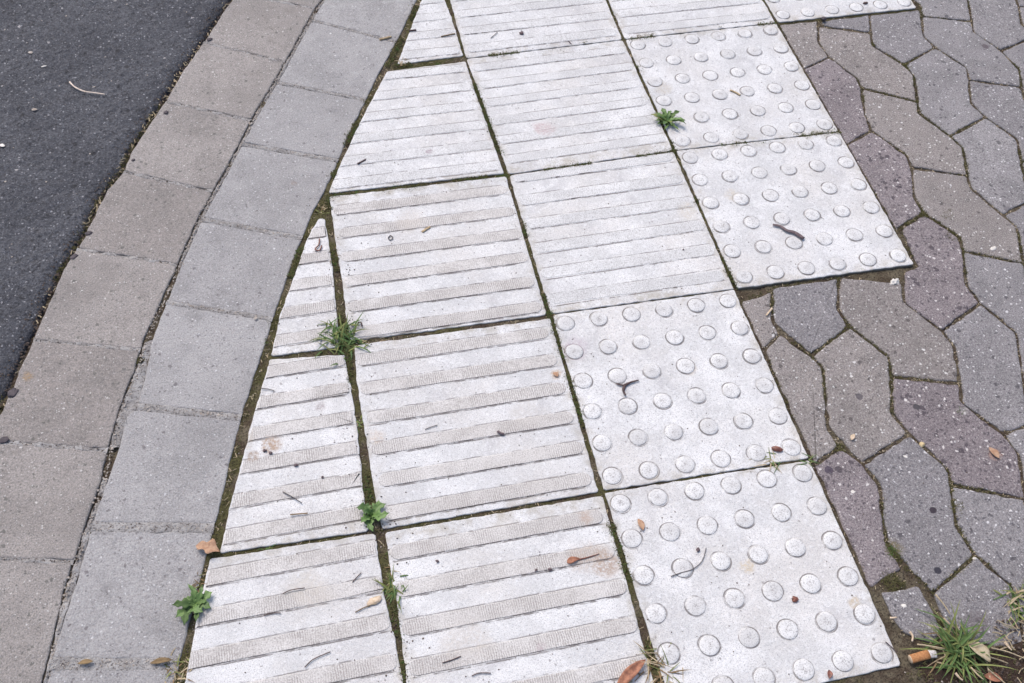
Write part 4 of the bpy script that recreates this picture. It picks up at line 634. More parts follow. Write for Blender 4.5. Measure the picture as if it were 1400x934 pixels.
# ---------------------------------------------------------------- road
def build_road():
    cols = [0, .003, .007, .011]+[.011+.0055*k for k in range(1, 110)]+[.75, 1.1, 2, 4, 8]
    V = []; F = []; s = .0055; rows = int(2.9/s); n = len(cols)
    for j in range(rows+1):
        y = .98-j*s; xe = interp(ROADEDGE, y)-.009+.0045*noise.noise(Vector((y*38, 0, 0)))+.003*noise.noise(Vector((y*120, 5, 0)))
        for i, d in enumerate(cols):
            x = xe-d
            h = -.0015+.0024*noise.noise(Vector((x*150, y*150, 1)))+.0020*noise.noise(Vector((x*70, y*70, 3)))+.0008*noise.noise(Vector((x*330, y*330, 5)))
            if d < .03: h -= .009*(1-d/.03)**2.2
            if i == 0: h = -.02
            V.append((x+.0012*noise.noise(Vector((x*200, y*200, 9))), y, h))
    F = [(j*n+i, j*n+i+1, (j+1)*n+i+1, (j+1)*n+i) for j in range(rows) for i in range(n-1)]
    o = link('road', V, F, M['asphalt'], recenter=False, smooth=True)
    tag(o, 'dark grey asphalt road at the left, beside the gutter stones', kind='structure')
build_road()
# ---------------------------------------------------------------- gutter of two rows of concrete blocks
gutter = tag(empty('gutter'), 'gutter of two rows of grey concrete blocks between road and tactile paving', kind='structure')
for P in OUTER: slab('gutter_block', P, M['outer'], gutter, inset=.0004, rad=.004, jit=.0016, step=.006, ztop=-.002, cham=.002, tilt=.0006, freq=75)
for P in INNER: slab('gutter_block', P, M['inner'], gutter, inset=.0004, rad=.004, jit=.0011, step=.006, ztop=-.0025, cham=.0018, tilt=.0006, freq=75)
def mortar_strip(A, B, z, holes=.0025, name='mortar_joint', parent=gutter, over=.0015):
    """crumbly filling between two edges (lists of points running the same way)"""
    def walk(P, f):
        P = [Vector(p[:2]) for p in P]; Ls = [(b-a).length for a, b in zip(P, P[1:])]; t = f*sum(Ls)
        for a, b, l in zip(P, P[1:], Ls):
            if t <= l or (b is P[-1]): return a.lerp(b, min(1, t/max(l, 1e-9)))
            t -= l
    L = sum((Vector(b[:2])-Vector(a[:2])).length for a, b in zip(A, A[1:])); k = max(3, int(L/.003)); V = []; F = []; m = 6
    for i in range(k+1):
        a, b = walk(A, i/k), walk(B, i/k); d = (b-a); w = max(d.length, 1e-5); d = d/w if w > 1e-4 else Vector((1, 0))
        j1 = .0016*noise.noise(Vector((a.x*110, a.y*110, 1.1))); j2 = .0016*noise.noise(Vector((b.x*110, b.y*110, 8.1)))
        a2, b2 = a-d*(over+j1), b+d*(over+j2)
        for q in range(m+1):
            c = a2.lerp(b2, q/m)
            h = z+holes*(noise.noise(Vector((c.x*55, c.y*55, 7)))+.5*noise.noise(Vector((c.x*190, c.y*190, 3))))
            if q in (0, m): h -= .0012
            V.append((c.x, c.y, min(h, -.0016)))
    for i in range(k):
        for q in range(m): F.append((i*(m+1)+q, i*(m+1)+q+1, (i+1)*(m+1)+q+1, (i+1)*(m+1)+q))
    return link(name, V, F, M['mortar'], parent, smooth=True)
def shifted(a, b, g):
    a, b = Vector(a[:2]), Vector(b[:2]); n = Vector((-(b-a).y, (b-a).x)).normalized()*g
    return [a+n, b+n], [a-n, b-n]
for a, b, g in CUT_OUTER: mortar_strip(*shifted(a, b, g+.0006), -.0028, .0032, over=.0022)
for a, b, g in CUT_INNER: mortar_strip(*shifted(a, b, g+.0006), -.0023, .0018, over=.0017)
mid = [p for p in MIDL]
for i in range(0, len(mid)-1):
    ys = [mid[i][1], (mid[i][1]+mid[i+1][1])/2, mid[i+1][1]]
    A_ = [(interp(MIDL, y)+.0018, y) for y in ys]; B_ = [(interp(MIDR, y), y) for y in ys]
    if i in (8, 12): continue
    mortar_strip(A_, B_, -.0036 if i > 9 else -.0048, .0042, over=.0005)
# ---------------------------------------------------------------- tactile paving
paving = tag(empty('tactile_paving'), 'white concrete tactile paving of ribbed and studded square slabs', kind='structure')
def bil(q, u, v):
    a, b, c, d = [Vector(p) for p in q]; return (a.lerp(b, u)).lerp(d.lerp(c, u), v)
def inv_bil(q):
    a, b, c, d = [Vector(p) for p in q]
    ex, ey = ((b-a)+(c-d))/2, ((d-a)+(c-b))/2; det = ex.x*ey.y-ex.y*ey.x; o = (a+b+c+d)/4-(ex+ey)/2
    def f(x, y):
        dx, dy = x-o.x, y-o.y
        return ((dx*ey.y-dy*ey.x)/det, (ex.x*dy-ex.y*dx)/det)
    return f
def clip_convex(P, Q):
    Q = [Vector(q) for q in Q]
    if area(Q) < 0: Q = Q[::-1]
    P = [Vector(p) for p in P]
    for i in range(len(Q)):
        a, b = Q[i], Q[(i+1) % len(Q)]; d = b-a; out = []
        f = [d.x*(p.y-a.y)-d.y*(p.x-a.x) for p in P]
        for k in range(len(P)):
            j = (k+1) % len(P)
            if f[k] >= 0: out.append(P[k])
            if (f[k] >= 0) != (f[j] >= 0): out.append(P[k].lerp(P[j], f[k]/(f[k]-f[j])))
        P = out
        if len(P) < 3: return []
    return P
def hull(P):
    P = sorted(set((round(p[0], 5), round(p[1], 5)) for p in P))
    def half(Q):
        h = []
        for p in Q:
            while len(h) > 1 and (h[-1][0]-h[-2][0])*(p[1]-h[-2][1])-(h[-1][1]-h[-2][1])*(p[0]-h[-2][0]) <= 0: h.pop()
            h.append(p)
        return h
    a, b = half(P), half(P[::-1]); return [Vector(p) for p in a[:-1]+b[:-1]]
def stud_mesh():
    R = [(.0134, -.0004), (.0130, .0006), (.0118, .0012), (.009, .0016), (.005, .0018)]; n = 24
    V = [(r*math.cos(2*math.pi*i/n), r*math.sin(2*math.pi*i/n), z) for r, z in R for i in range(n)]+[(0, 0, .0019)]
    F = [(k*n+i, k*n+(i+1) % n, (k+1)*n+(i+1) % n, (k+1)*n+i) for k in range(len(R)-1) for i in range(n)]
    F += [((len(R)-1)*n+i, (len(R)-1)*n+(i+1) % n, len(V)-1) for i in range(n)]
    me = bpy.data.meshes.new('stud'); me.from_pydata(V, [], F); me.polygons.foreach_set('use_smooth', [True]*len(F)); me.materials.append(M['stud']); return me
SM = stud_mesh()
for t in TILES:
    q = t['quad']; uv0 = inv_bil(q); kd = t['kind']; sa, sb = t['sh']
    uv = (lambda x, y, f=uv0, a=sa, b=sb: (f(x, y)[0], (f(x, y)[1]*6-a)/(1+b)/6))
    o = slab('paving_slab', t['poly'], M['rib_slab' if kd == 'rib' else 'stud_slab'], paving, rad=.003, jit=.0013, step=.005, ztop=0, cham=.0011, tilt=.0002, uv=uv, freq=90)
    base = Vector((o.location.x, o.location.y, 0))
    if kd == 'stud':
        for j in range(6):
            for i in range(6):
                p = bil(q, .5+(i-2.5)*.1725, .5+(j-2.5)*.1725); s = bpy.data.objects.new('stud', SM); C.objects.link(s); s.parent = o
                s.location = (p.x-base.x, p.y-base.y, 0); s.rotation_euler = (0, 0, U(0, 6.28)); k = U(.97, 1.03); s.scale = (k, k, U(.85, 1.1))
    else:
        inner = hull(t['poly'])
        cen = Vector((sum(p.x for p in inner)/len(inner), sum(p.y for p in inner)/len(inner)))
        inner = [p+(cen-p).normalized()*.003 for p in inner]
        for j in range(6):
            v0, v1, u0, u1 = (j+.29)/6, (j+.735)/6, U(.012, .025), U(.975, .988)
            v0, v1 = v0*(1+sb)+sa/6, v1*(1+sb)+sa/6; hv = (v1-v0)/2; P = []
            for side, uc in ((1, u1-hv), (-1, u0+hv)):
                for k in range(9):
                    an = math.pi*k/8-math.pi/2
                    P.append(bil(q, uc+side*hv*math.cos(an), (v0+v1)/2+side*hv*math.sin(an)))
            P = clip_convex(P, inner)
            if len(P) < 3 or abs(area(P)) < 1e-4: continue
            H = .0006 if t['clean'] else .0009
            L = [Vector(p) for p in P]
            if area(L) < 0: L = L[::-1]
            L = resample(L, .012)
            L = [p+Vector((0, .0007*noise.noise(Vector((p.x*80, p.y*80, j))))) for p in L]
            r1 = offset_loop(L, .0018); n = len(L)
            V = [(p.x, p.y, -.0006) for p in L]+[(p.x, p.y, H) for p in r1]
            F = [(i, (i+1) % n, n+(i+1) % n, n+i) for i in range(n)]+[tuple(range(n, 2*n))]
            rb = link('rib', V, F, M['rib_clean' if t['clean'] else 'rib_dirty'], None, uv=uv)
            rb.parent = o; rb.location = (rb.location.x-base.x, rb.location.y-base.y, 0)
# ---------------------------------------------------------------- zigzag block pavement
pave = tag(empty('pavement'), 'pavement of grey and purplish interlocking zigzag concrete blocks at the right', kind='structure')
PURPLE = [(0.9414, -0.6216), (0.9682, -0.4178), (0.8297, -0.9161), (0.6523, -1.0024), (0.9601, -0.2253)]
BROWN = [(0.8222, -0.7142), (0.6461, -0.8191), (0.7193, -0.8188), (1.0470, -0.3230), (1.0426, -0.1256), (0.9615, -0.0503), (0.6325, -0.6664), (1.0488, -0.5197)]
for P in PAVERS:
    c = Vector((sum(p[0] for p in P)/len(P), sum(p[1] for p in P)/len(P)))
    k = 'paver_blue'
    if any((Vector(b)-c).length < .03 for b in BROWN): k = 'paver_brown'
    elif any((Vector(b)-c).length < .03 for b in PURPLE): k = 'paver_purple'
    elif c.x > 1.5: k = random.choice(['paver_blue', 'paver_brown', 'paver_purple', 'paver_blue'])
    slab('paving_block', P, M[k], pave, inset=.0020, rad=.006, jit=.0024, step=.005, ztop=-.0030, cham=.0024, tilt=.0006, freq=55)
# ---------------------------------------------------------------- grit, moss and litter in the joints (uncountable)
class Soup:
    def __init__(s): s.V = []; s.F = []
    def rock(s, x, y, z, r, flat=.6):
        k = len(s.V); a = U(0, 6.28); e = U(.55, 1)
        for i in range(5):
            t = 2*math.pi*i/5; dx, dy = r*math.cos(t)*U(.8, 1.15), r*e*math.sin(t)*U(.8, 1.15)
            s.V.append((x+dx*math.cos(a)-dy*math.sin(a), y+dx*math.sin(a)+dy*math.cos(a), z))
        s.V.append((x+U(-.2, .2)*r, y+U(-.2, .2)*r, z+r*flat)); s.V.append((x, y, z-r*flat))
        for i in range(5): s.F += [(k+i, k+(i+1) % 5, k+5), (k+(i+1) % 5, k+i, k+6)]
    def straw(s, x, y, z, L, wd):
        k = len(s.V); a = U(0, 6.28); d = Vector((math.cos(a), math.sin(a))); n = Vector((-d.y, d.x))*wd*.5; b = U(-.2, .2)*L
        for q in (-.5, 0, .5):
            o = Vector((x, y))+d*(L*q)+Vector((-d.y, d.x))*(b*(1-4*q*q)*.5)
            s.V += [((o-n).x, (o-n).y, z), (o.x, o.y, z+wd*.6), ((o+n).x, (o+n).y, z)]
        for i in range(2):
            for j in range(2): s.F.append((k+i*3+j, k+i*3+j+1, k+i*3+4+j, k+i*3+3+j))
    def tuft(s, x, y, z, L, n, wd=.0011):
        for _ in range(n):
            k = len(s.V); a = U(0, 6.28); d = Vector((math.cos(a), math.sin(a))); nn = Vector((-d.y, d.x))*wd*.5
            px, py = x+U(-1, 1)*L*.4, y+U(-1, 1)*L*.4; h = L*U(.4, 1); ln = U(.3, 1)*L
            s.V += [(px-nn.x, py-nn.y, z), (px+nn.x, py+nn.y, z), (px+d.x*ln*.5+nn.x*.8, py+d.y*ln*.5+nn.y*.8, z+h*.7), (px+d.x*ln*.5-nn.x*.8, py+d.y*ln*.5-nn.y*.8, z+h*.7), (px+d.x*ln, py+d.y*ln, z+h*.8)]
            s.F += [(k, k+1, k+2, k+3), (k+3, k+2, k+4)]
    def build(s, name, mat, label):
        if not s.V: return
        o = link(name, s.V, s.F, M[mat], recenter=False); return tag(o, label, name.replace('_', ' ').split()[-1], kind='stuff')
def along(P, density, half):
    for a, b in zip(P, P[1:]):
        a, b = Vector(a[:2]), Vector(b[:2]); L = (b-a).length; n = Vector((-(b-a).y, (b-a).x))/max(L, 1e-6)
        for _ in range(int(L*density+rnd())):
            yield a.lerp(b, rnd())+n*random.gauss(0, half*.5)
TJ = [[(0.2844, 0.1921), (0.2866, 0.1285), (0.2938, -0.0052), (0.3058, -0.3062), (0.3039, -0.6030), (0.3041, -0.7501), (0.3004, -0.9080), (0.3015, -1.0432), (0.3005, -1.1443), (0.2964, -1.1931)],
      [(0.6008, 0.1217), (0.5998, 0.0016), (0.6076, -0.1462), (0.6027, -0.2985), (0.6040, -0.4436), (0.6037, -0.6074)], [(0.0046, -0.3096), (0.0034, -0.3482), (0.0006, -0.4254), (-0.0009, -0.4815), (-0.0034, -0.5520), (-0.0034, -0.6089), (-0.0023, -0.6791), (-0.0049, -0.7852), (-0.0086, -0.8656), (0.0017, -0.9063), (-0.0008, -0.9717), (0.0010, -1.0355), (0.0002, -1.1062)],
      [(0.1606, -0.0045), (0.2938, -0.0052), (0.5998, 0.0016), (0.9104, 0.0042)], [(0.0052, -0.3048), (0.3058, -0.3062), (0.6027, -0.2985), (0.9124, -0.3025)], [(-0.1147, -0.6052), (0.0039, -0.6023), (0.3039, -0.6030), (0.6037, -0.6074)], [(-0.2113, -0.8988), (0.0017, -0.9063), (0.3004, -0.9080), (0.6045, -0.9146)]]
GJ = [[(0.2415, 0.1757), (0.1666, 0.0252), (0.1346, -0.0264), (0.0983, -0.0963), (0.0634, -0.1647), (0.0224, -0.2526), (0.0008, -0.3024), (-0.0206, -0.3440), (-0.0437, -0.3961), (-0.1005, -0.5423), (-0.1146, -0.5802)], [(-0.1146, -0.5802), (-0.1375, -0.6408), (-0.1583, -0.6986), (-0.1793, -0.7707), (-0.2001, -0.8384), (-0.2150, -0.8858), (-0.2246, -0.9262), (-0.2417, -0.9808), (-0.2621, -1.0513), (-0.2728, -1.0906)]]
light, dark, straw, moss, mossg = Soup(), Soup(), Soup(), Soup(), Soup()
for P in TJ:
    for p in along(P, 260, .006): dark.rock(p.x, p.y, -.0034, U(.0006, .0016))
    for p in along(P, 90, .006): light.rock(p.x, p.y, -.0030, U(.0004, .0011))
    for p in along(P, 60, .006): straw.straw(p.x, p.y, -.0022, U(.003, .008), U(.0006, .0013))
    for p in along(P, 420, .006):
        if noise.noise(Vector((p.x*9, p.y*9, 3))) > -.05: moss.tuft(p.x, p.y, -.0045, U(.003, .0055), 3)
for P in GJ:
    for p in along(P, 360, .008): dark.rock(p.x, p.y, -.0055, U(.0006, .0018))
    for p in along(P, 160, .008): light.rock(p.x, p.y, -.005, U(.0004, .0013))
    for p in along(P, 170, .008): straw.straw(p.x, p.y, -.0045, U(.003, .009), U(.0008, .0016))
for p in along(GJ[1], 1300, .008): moss.tuft(p.x, p.y, -.0065, U(.003, .006), 3)
# road edge
for p in along(ROADEDGE[1:-1], 1500, .018):
    q = p.x-.012-abs(random.gauss(0, .010)); dark.rock(q, p.y, -.0035 if p.x-q > .02 else -.008, U(.0006, .0020))
for p in along(ROADEDGE[5:-3], 900, .010):
    if noise.noise(Vector((p.x*8, p.y*8, 5))) > -.15: moss.tuft(p.x-.006, p.y, -.0095, U(.003, .007), 3)
for P in (TJ[1], TJ[0], TJ[4], TJ[2], TJ[3], GJ[0]):      # moss creeping over the slab edges in places
    for p in along(P, 2200, .006):
        if noise.noise(Vector((p.x*15, p.y*15, 11))) > .10: (moss if rnd() < .8 else mossg).tuft(p.x, p.y, -.0015, U(.002, .0045), 4)
for p in along(ROADEDGE[1:-1], 420, .010):
    if abs(p.y+.4) < 1.3: dark.rock(p.x-.006, p.y, -.009, U(.001, .003))
for p in along(ROADEDGE[1:-1], 260, .010):
    if (p.y < .12 and p.y > -.3) or rnd() < .25: straw.straw(p.x-.004, p.y, -.006, U(.003, .009), U(.001, .0022))
for p in along(MIDL[1:-1], 700, .004): light.rock(p.x+.0045, p.y, -.0026, U(.0005, .0018))
for a_, b_, g_ in CUT_INNER:
    for p in along([a_, b_], 420, max(.003, g_)): light.rock(p.x, p.y, -.0022, U(.0005, .0016))
    for p in along([a_, b_], 50, .003): dark.rock(p.x, p.y, -.0022, U(.0005, .0015))
for a_, b_, g_ in CUT_OUTER:
    for p in along([a_, b_], 220, .002): light.rock(p.x, p.y, -.0028, U(.0005, .0013))
    for p in along([a_, b_], 200, .002): dark.rock(p.x, p.y, -.0028, U(.0005, .0014))
for p in along(MIDL[1:-1], 330, .005): dark.rock(p.x+.003, p.y, -.0032, U(.0006, .0016))
for P in PAVERS:
    c = sum(p[0] for p in P)/len(P)
    if c > 1.6: continue
    for p in along(P+[P[0]], 60, .006): light.rock(p.x, p.y, -.0050, U(.0005, .0014))
    for p in along(P+[P[0]], 120, .006): dark.rock(p.x, p.y, -.0050, U(.0006, .0018))
    for p in along(P+[P[0]], 420, .005):
        if noise.noise(Vector((p.x*6, p.y*6, 8))) > .02: moss.tuft(p.x, p.y, -.0052, U(.0025, .0045), 3)
    for p in along(P+[P[0]], 70, .006): straw.straw(p.x, p.y, -.0042, U(.002, .005), U(.0006, .0012))
def blob(soup, cx, cy, r, n, z=-.006, L=.006, k=4):
    for _ in range(n):
        a, q = U(0, 6.28), math.sqrt(rnd())*r; soup.tuft(cx+q*math.cos(a), cy+q*math.sin(a), z, U(.5, 1)*L, k)
for (x, y), r, n in [((0.2885, -0.3050), .010, 60), ((0.2737, -0.3042), .009, 40), ((0.6607, -1.0662), .013, 110), ((0.6416, -1.1073), .016, 120), ((-0.0297, -0.3832), .009, 80), ((-0.1026, -0.5419), .010, 90), ((0.7762, -1.0213), .010, 60), ((0.7993, -1.1568), .018, 120), ((1.0164, -0.5191), .012, 60), ((1.0049, -0.5632), .012, 50),
                     ((0.9768, -0.5088), .010, 60), ((0.6516, -0.9059), .010, 60), ((-0.0072, -0.6056), .016, 260), ((0.3057, -1.1637), .016, 200), ((0.6103, -0.2335), .010, 120), ((0.3054, -0.3079), .009, 160), ((0.2381, -0.3083), .006, 70), ((0.1398, -0.3099), .006, 80), ((0.1960, -0.3095), .005, 50), ((0.2930, -0.0092), .006, 60), ((0.2885, 0.0800), .007, 90), ((0.6054, -0.1753), .007, 100), ((0.6038, -0.0666), .006, 80), ((0.3029, -0.6113), .006, 60), ((0.3034, -0.8710), .006, 60), ((0.6152, -0.4846), .009, 120), ((0.6095, -0.1266), .007, 90), ((0.0035, -0.9676), .008, 70), ((-0.0027, -0.4338), .008, 80), ((-0.2349, -0.9340), .009, 80), ((0.1004, -0.0814), .010, 50), ((0.2248, -0.0045), .010, 50), ((0.2845, 0.0591), .006, 60), ((0.1722, 0.0018), .010, 60), ((-0.1444, -0.9000), .008, 60), ((-0.0592, -0.9140), .006, 50), ((-0.0060, -0.3289), .010, 70), ((-0.2631, -1.0360), .016, 160), ((0.2984, -0.2365), .006, 60), ((1.1139, -0.1517), .008, 60), ((-0.0100, -0.6104), .014, 120), ((1.0777, -0.0815), .006, 30), ((-0.2956, -0.5725), .006, 30)]:
    blob(moss, x, y, r, n)
for (x, y), r, n in [((-0.0065, -0.6004), .015, 200), ((0.3006, -0.3070), .007, 50), ((0.2998, -0.2421), .006, 90), ((0.2941, -0.3025), .008, 70), ((0.6607, -1.0662), .009, 30), ((0.2445, -0.0076), .006, 30), ((-0.0066, -0.5679), .006, 50), ((0.8558, -0.8809), .006, 20)]: blob(mossg, x, y, r, n, L=.007)
# bare soil and litter at the lower right
for _ in range(2600):
    x, y = U(.60, 1.05), U(-1.36, -1.185)
    if y > -1.235 and x < .745: continue
    dark.rock(x, y, -.0005, U(.0008, .0028))
for _ in range(900):
    x, y = U(.60, 1.05), U(-1.36, -1.215); moss.tuft(x, y, 0, U(.003, .007), 3)
for _ in range(160):
    x, y = U(.60, 1.05), U(-1.36, -1.20); light.rock(x, y, .0002, U(.0005, .0018)); 
for _ in range(330):
    x, y = U(.74, 1.02), U(-1.34, -1.19); straw.straw(x, y, .002+U(0, .003), U(.006, .022), U(.0008, .0018))
# loose dirt specks on the slabs
specks = Soup()
for _ in range(900):
    x, y = U(.0, .9), U(-1.25, .28)
    if x > interp(INEDGE, y)+.01: specks.rock(x, y, .0004, U(.0005, .0013), .4)
for _ in range(260):
    x, y = U(-.2, .3), U(-1.2, .1)
    if x > interp(INEDGE, y)+.01: specks.rock(x, y, .0004, U(.0006, .0014), .4)
for _ in range(260):
    p = Vector(random.choice(TJ[2]))+Vector((random.gauss(0, .018), random.gauss(0, .018))); specks.rock(p.x, p.y, .0006, U(.0005, .0016), .5)
light.build('light_grit', 'grit_light', 'fine pale grit lying in the joints between the stones')
dark.build('dark_grit', 'grit_dark', 'fine dark soil crumbs lying in the joints between the stones')
straw.build('straw_litter', 'straw', 'tiny bits of straw and dry leaf lying in the joints')
moss.build('olive_moss', 'moss', 'olive moss growing in the joints between the slabs')
mossg.build('green_moss', 'moss_green', 'brighter green moss patches in the slab joints')
specks.build('dirt_specks', 'grit_dark', 'tiny dark dirt specks scattered on the white slabs')
chips = Soup()
for _ in range(520):
    y = U(-.75, .95); x = interp(ROADEDGE, y)-U(.03, .8); chips.rock(x, y, -.0012, random.choice([.0007, .001, .0013, .002])*U(.8, 1.2), .3)
chips.build('road_chippings', 'grit_light', 'small pale stone chippings set in the asphalt')
# ---------------------------------------------------------------- small things
def tube(name, pts, r, mat, parent=None, z0=0, taper=(1, 1), sides=6, label=None, cat=None, group=None, flat=1.0):
    P = [Vector((p[0], p[1], (p[2] if len(p) > 2 else z0))) for p in pts]
    Q = []
    for i in range(len(P)-1):     # smooth through the points
        p0, p1, p2, p3 = P[max(i-1, 0)], P[i], P[i+1], P[min(i+2, len(P)-1)]
        for k in range(4):
            t = k/4; Q.append(.5*((2*p1)+(p2-p0)*t+(2*p0-5*p1+4*p2-p3)*t*t+(3*p1-p0-3*p2+p3)*t**3))
    Q.append(P[-1]); V = []; F = []; n = len(Q)
    for i, q in enumerate(Q):
        t = (Q[min(i+1, n-1)]-Q[max(i-1, 0)]).normalized(); a = Vector((-t.y, t.x, 0)).normalized() if abs(t.z) < .98 else Vector((1, 0, 0)); b = t.cross(a)
        f = i/(n-1); rr = r*(taper[0]*(1-f)+taper[1]*f)*(1+.18*noise.noise(Vector((i*1.3, q.x*60, q.y*60))))
        for k in range(sides):
            an = 2*math.pi*k/sides; v = q+(a*math.cos(an)+b*(math.sin(an)*flat))*rr; V.append(tuple(v))
    for i in range(n-1):
        for k in range(sides): F.append((i*sides+k, i*sides+(k+1) % sides, (i+1)*sides+(k+1) % sides, (i+1)*sides+k))
    F += [tuple(range(sides))[::-1], tuple(range((n-1)*sides, n*sides))]
    o = link(name, V, F, M[mat], parent, smooth=True)
    return tag(o, label, cat, group)
def pebble(name, p, rx, ry, rz, ang, mat, label, cat, z=0, group=None, rough=.18):
    bm = bmesh.new(); bmesh.ops.create_icosphere(bm, subdivisions=3, radius=1)
    sd = U(0, 50); V = []
    for v in bm.verts:
        k = 1+rough*noise.noise(v.co*1.6+Vector((sd, 0, 0)))*1.5; c = v.co*k
        x, y = c.x*rx, c.y*ry
        V.append((p[0]+x*math.cos(ang)-y*math.sin(ang), p[1]+x*math.sin(ang)+y*math.cos(ang), z+rz*.75+c.z*rz))
    F = [tuple(v.index for v in f.verts) for f in bm.faces]; bm.free()
    return tag(link(name, V, F, M[mat], smooth=True), label, cat, group)
def leaf_blade(name, base, tip, width, mat, parent=None, z0=.001, lift=.004, lobes=0, curl=.25, shape=1.0, sag=0):
    b, t = Vector(base), Vector(tip); d = t-b; L = d.length; d /= L; n = Vector((-d.y, d.x)); K = 14; V = []; F = []
    for i in range(K+1):
        f = i/K; w0 = math.sin(math.pi*min(1, f**shape))**.8*width*.5 if 0 < f < 1 else .0002
        if lobes: w0 *= 1+.35*math.sin(f*math.pi*2*lobes)
        zc = z0+lift*math.sin(math.pi*f*.6)-sag*f*f
        c = b+d*(L*f)+n*(curl*width*math.sin(math.pi*f)*.4)
        for j, s in enumerate((-1, -.5, 0, .5, 1)):
            q = c+n*(s*w0); V.append((q.x, q.y, max(.0006, zc+abs(s)*w0*.45+.0016*noise.noise(Vector((q.x*110, q.y*110, j*.3))))))
    for i in range(K):
        for j in range(4): F.append((i*5+j, i*5+j+1, i*5+6+j, i*5+5+j))
    o = link(name, V, F, M[mat], parent, smooth=True)
    md = o.modifiers.new('thickness', 'SOLIDIFY'); md.thickness = .0003
    return o
def blade(parent, base, ang, L, wd, mat, lean=.6, bend=.5, name='blade', z=0):
    K = 6; V = []; F = []; d = Vector((math.cos(ang), math.sin(ang))); n = Vector((-d.y, d.x)); x = 0; h = z; th = math.radians(90)*(1-lean)
    p = Vector((base[0], base[1]))
    tw = U(-.4, .4)
    for i in range(K+1):
        f = i/K; ww = wd*.5*(1-f**2.2)+.00012
        q = p+d*x+n*(tw*L*.25*f*f)
        V += [(q.x-n.x*ww, q.y-n.y*ww, h), (q.x, q.y, h-ww*.4), (q.x+n.x*ww, q.y+n.y*ww, h)]
        x += math.cos(th)*L/K; h = max(z+.0008, h+math.sin(th)*L/K); th -= bend/K*2
    for i in range(K):
        for j in range(2): F.append((i*3+j, i*3+j+1, i*3+4+j, i*3+3+j))
    return link(name, V, F, M[mat], parent, smooth=True)
def grass_tuft(name, p, n, L, wd, mats, label, cat='grass', group=None, spread=.004, lean=(.45, .95), bias=None, z=-.004):
    r = tag(empty(name, (p[0], p[1], 0)), label, cat, group)
    for i in range(n):
        a = U(0, 6.28) if bias is None else random.gauss(bias, .9)
        blade(r, (p[0]+random.gauss(0, spread), p[1]+random.gauss(0, spread)), a, L*U(.45, 1.1), wd*U(.7, 1.2), random.choice(mats), U(*lean), U(.2, .9), z=z)
    return r
G = 'weeds growing out of the paving joints'
# big grass clump at the lower right
r = grass_tuft('grass_clump', (0.6807, -1.2092), 120, .056, .0026, ['grass', 'grass', 'grass_olive'], 'large green grass clump with straw in bare soil at lower right', 'grass', G, .010, (.35, .95), z=-.001)
for k in range(26): blade(r, (r.location.x+random.gauss(0, .014), r.location.y+random.gauss(0, .012)), U(0, 6.28), U(.02, .05), U(.0012, .0022), random.choice(['straw', 'dry_brown', 'grass_olive']), U(.8, .98), .3, z=.001)
grass_tuft('grass_clump', (0.7933, -1.1658), 50, .034, .0022, ['grass_olive', 'grass', 'straw'], 'small olive grass tuft at the right edge above bare soil', 'grass', G, .010)
grass_tuft('grass_clump', (-0.0072, -0.5895), 150, .036, .0028, ['grass', 'grass_olive', 'grass'], 'bushy green grass tuft where four ribbed slabs meet', 'grass', G, .013, (.3, .9))
grass_tuft('dried_weed', (0.0284, -0.6042), 46, .028, .0012, ['dry_brown', 'straw', 'grass_olive'], 'thin brownish dried sprigs beside the bushy green grass tuft', 'weed', G, .006, (.7, .97))
grass_tuft('dried_weed', (-0.0018, -0.4264), 40, .024, .0013, ['dry_brown', 'straw', 'dry_brown'], 'brown withered weed on the joint right of the narrow slab tip', 'weed', G, .004, (.6, .95))
grass_tuft('dried_weed', (0.3037, -1.1551), 110, .036, .0016, ['dry_brown', 'grass_olive', 'straw', 'dry_brown'], 'brown and green dried tuft right of the orange leaf at the bottom edge', 'weed', G, .011, (.5, .95))
grass_tuft('green_weed', (0.0075, -0.9893), 80, .027, .0020, ['grass_olive', 'grass', 'grass_olive'], 'yellowish green weed above the wood chip in the lower slab joint', 'weed', G, .007)
grass_tuft('dried_weed', (0.0043, -0.9627), 14, .016, .0012, ['dry_brown', 'straw'], 'wispy brown dried sprout just above the yellowish green weed', 'weed', G, .006)
grass_tuft('green_weed', (-0.0071, -0.7362), 22, .015, .0018, ['grass_olive', 'grass'], 'tiny olive sprout on the joint between two ribbed slabs', 'weed', G, .004)
grass_tuft('grass_clump', (0.5501, -0.9076), 14, .026, .0014, ['grass_olive', 'grass', 'straw'], 'thin grass sprig lying across the joint beside the oval brown seed', 'grass', G, .007, (.85, .98), z=0)
grass_tuft('grass_clump', (0.5989, -0.9147), 9, .018, .0013, ['grass_olive', 'grass'], 'few thin green blades at the corner of the studded slab', 'grass', G, .004, (.8, .98), z=0)
grass_tuft('grass_clump', (-0.1435, -0.9002), 16, .013, .0018, ['grass_olive', 'grass'], 'tiny green sprout in the joint above the lower left ribbed slab', 'grass', G, .004)
grass_tuft('dried_weed', (-0.0025, -0.3295), 16, .014, .0014, ['dry_brown', 'grass_olive', 'straw'], 'withered olive weed at the tip of the narrow ribbed slab', 'weed', G, .006)
grass_tuft('dried_weed', (0.6152, -0.4846), 26, .013, .0013, ['dry_brown', 'grass_olive'], 'small brown tuft on the joint left of the upper studded slab', 'weed', G, .005)
grass_tuft('dried_weed', (-0.2623, -1.0362), 46, .020, .0016, ['grass_olive', 'dry_brown', 'straw'], 'olive and brown weed at the bottom of the gutter joint', 'weed', G, .009)
grass_tuft('dried_weed', (-0.2349, -0.9340), 18, .014, .0015, ['grass_olive', 'dry_brown'], 'olive wisp behind the green lobed weed at the gutter', 'weed', G, .006)
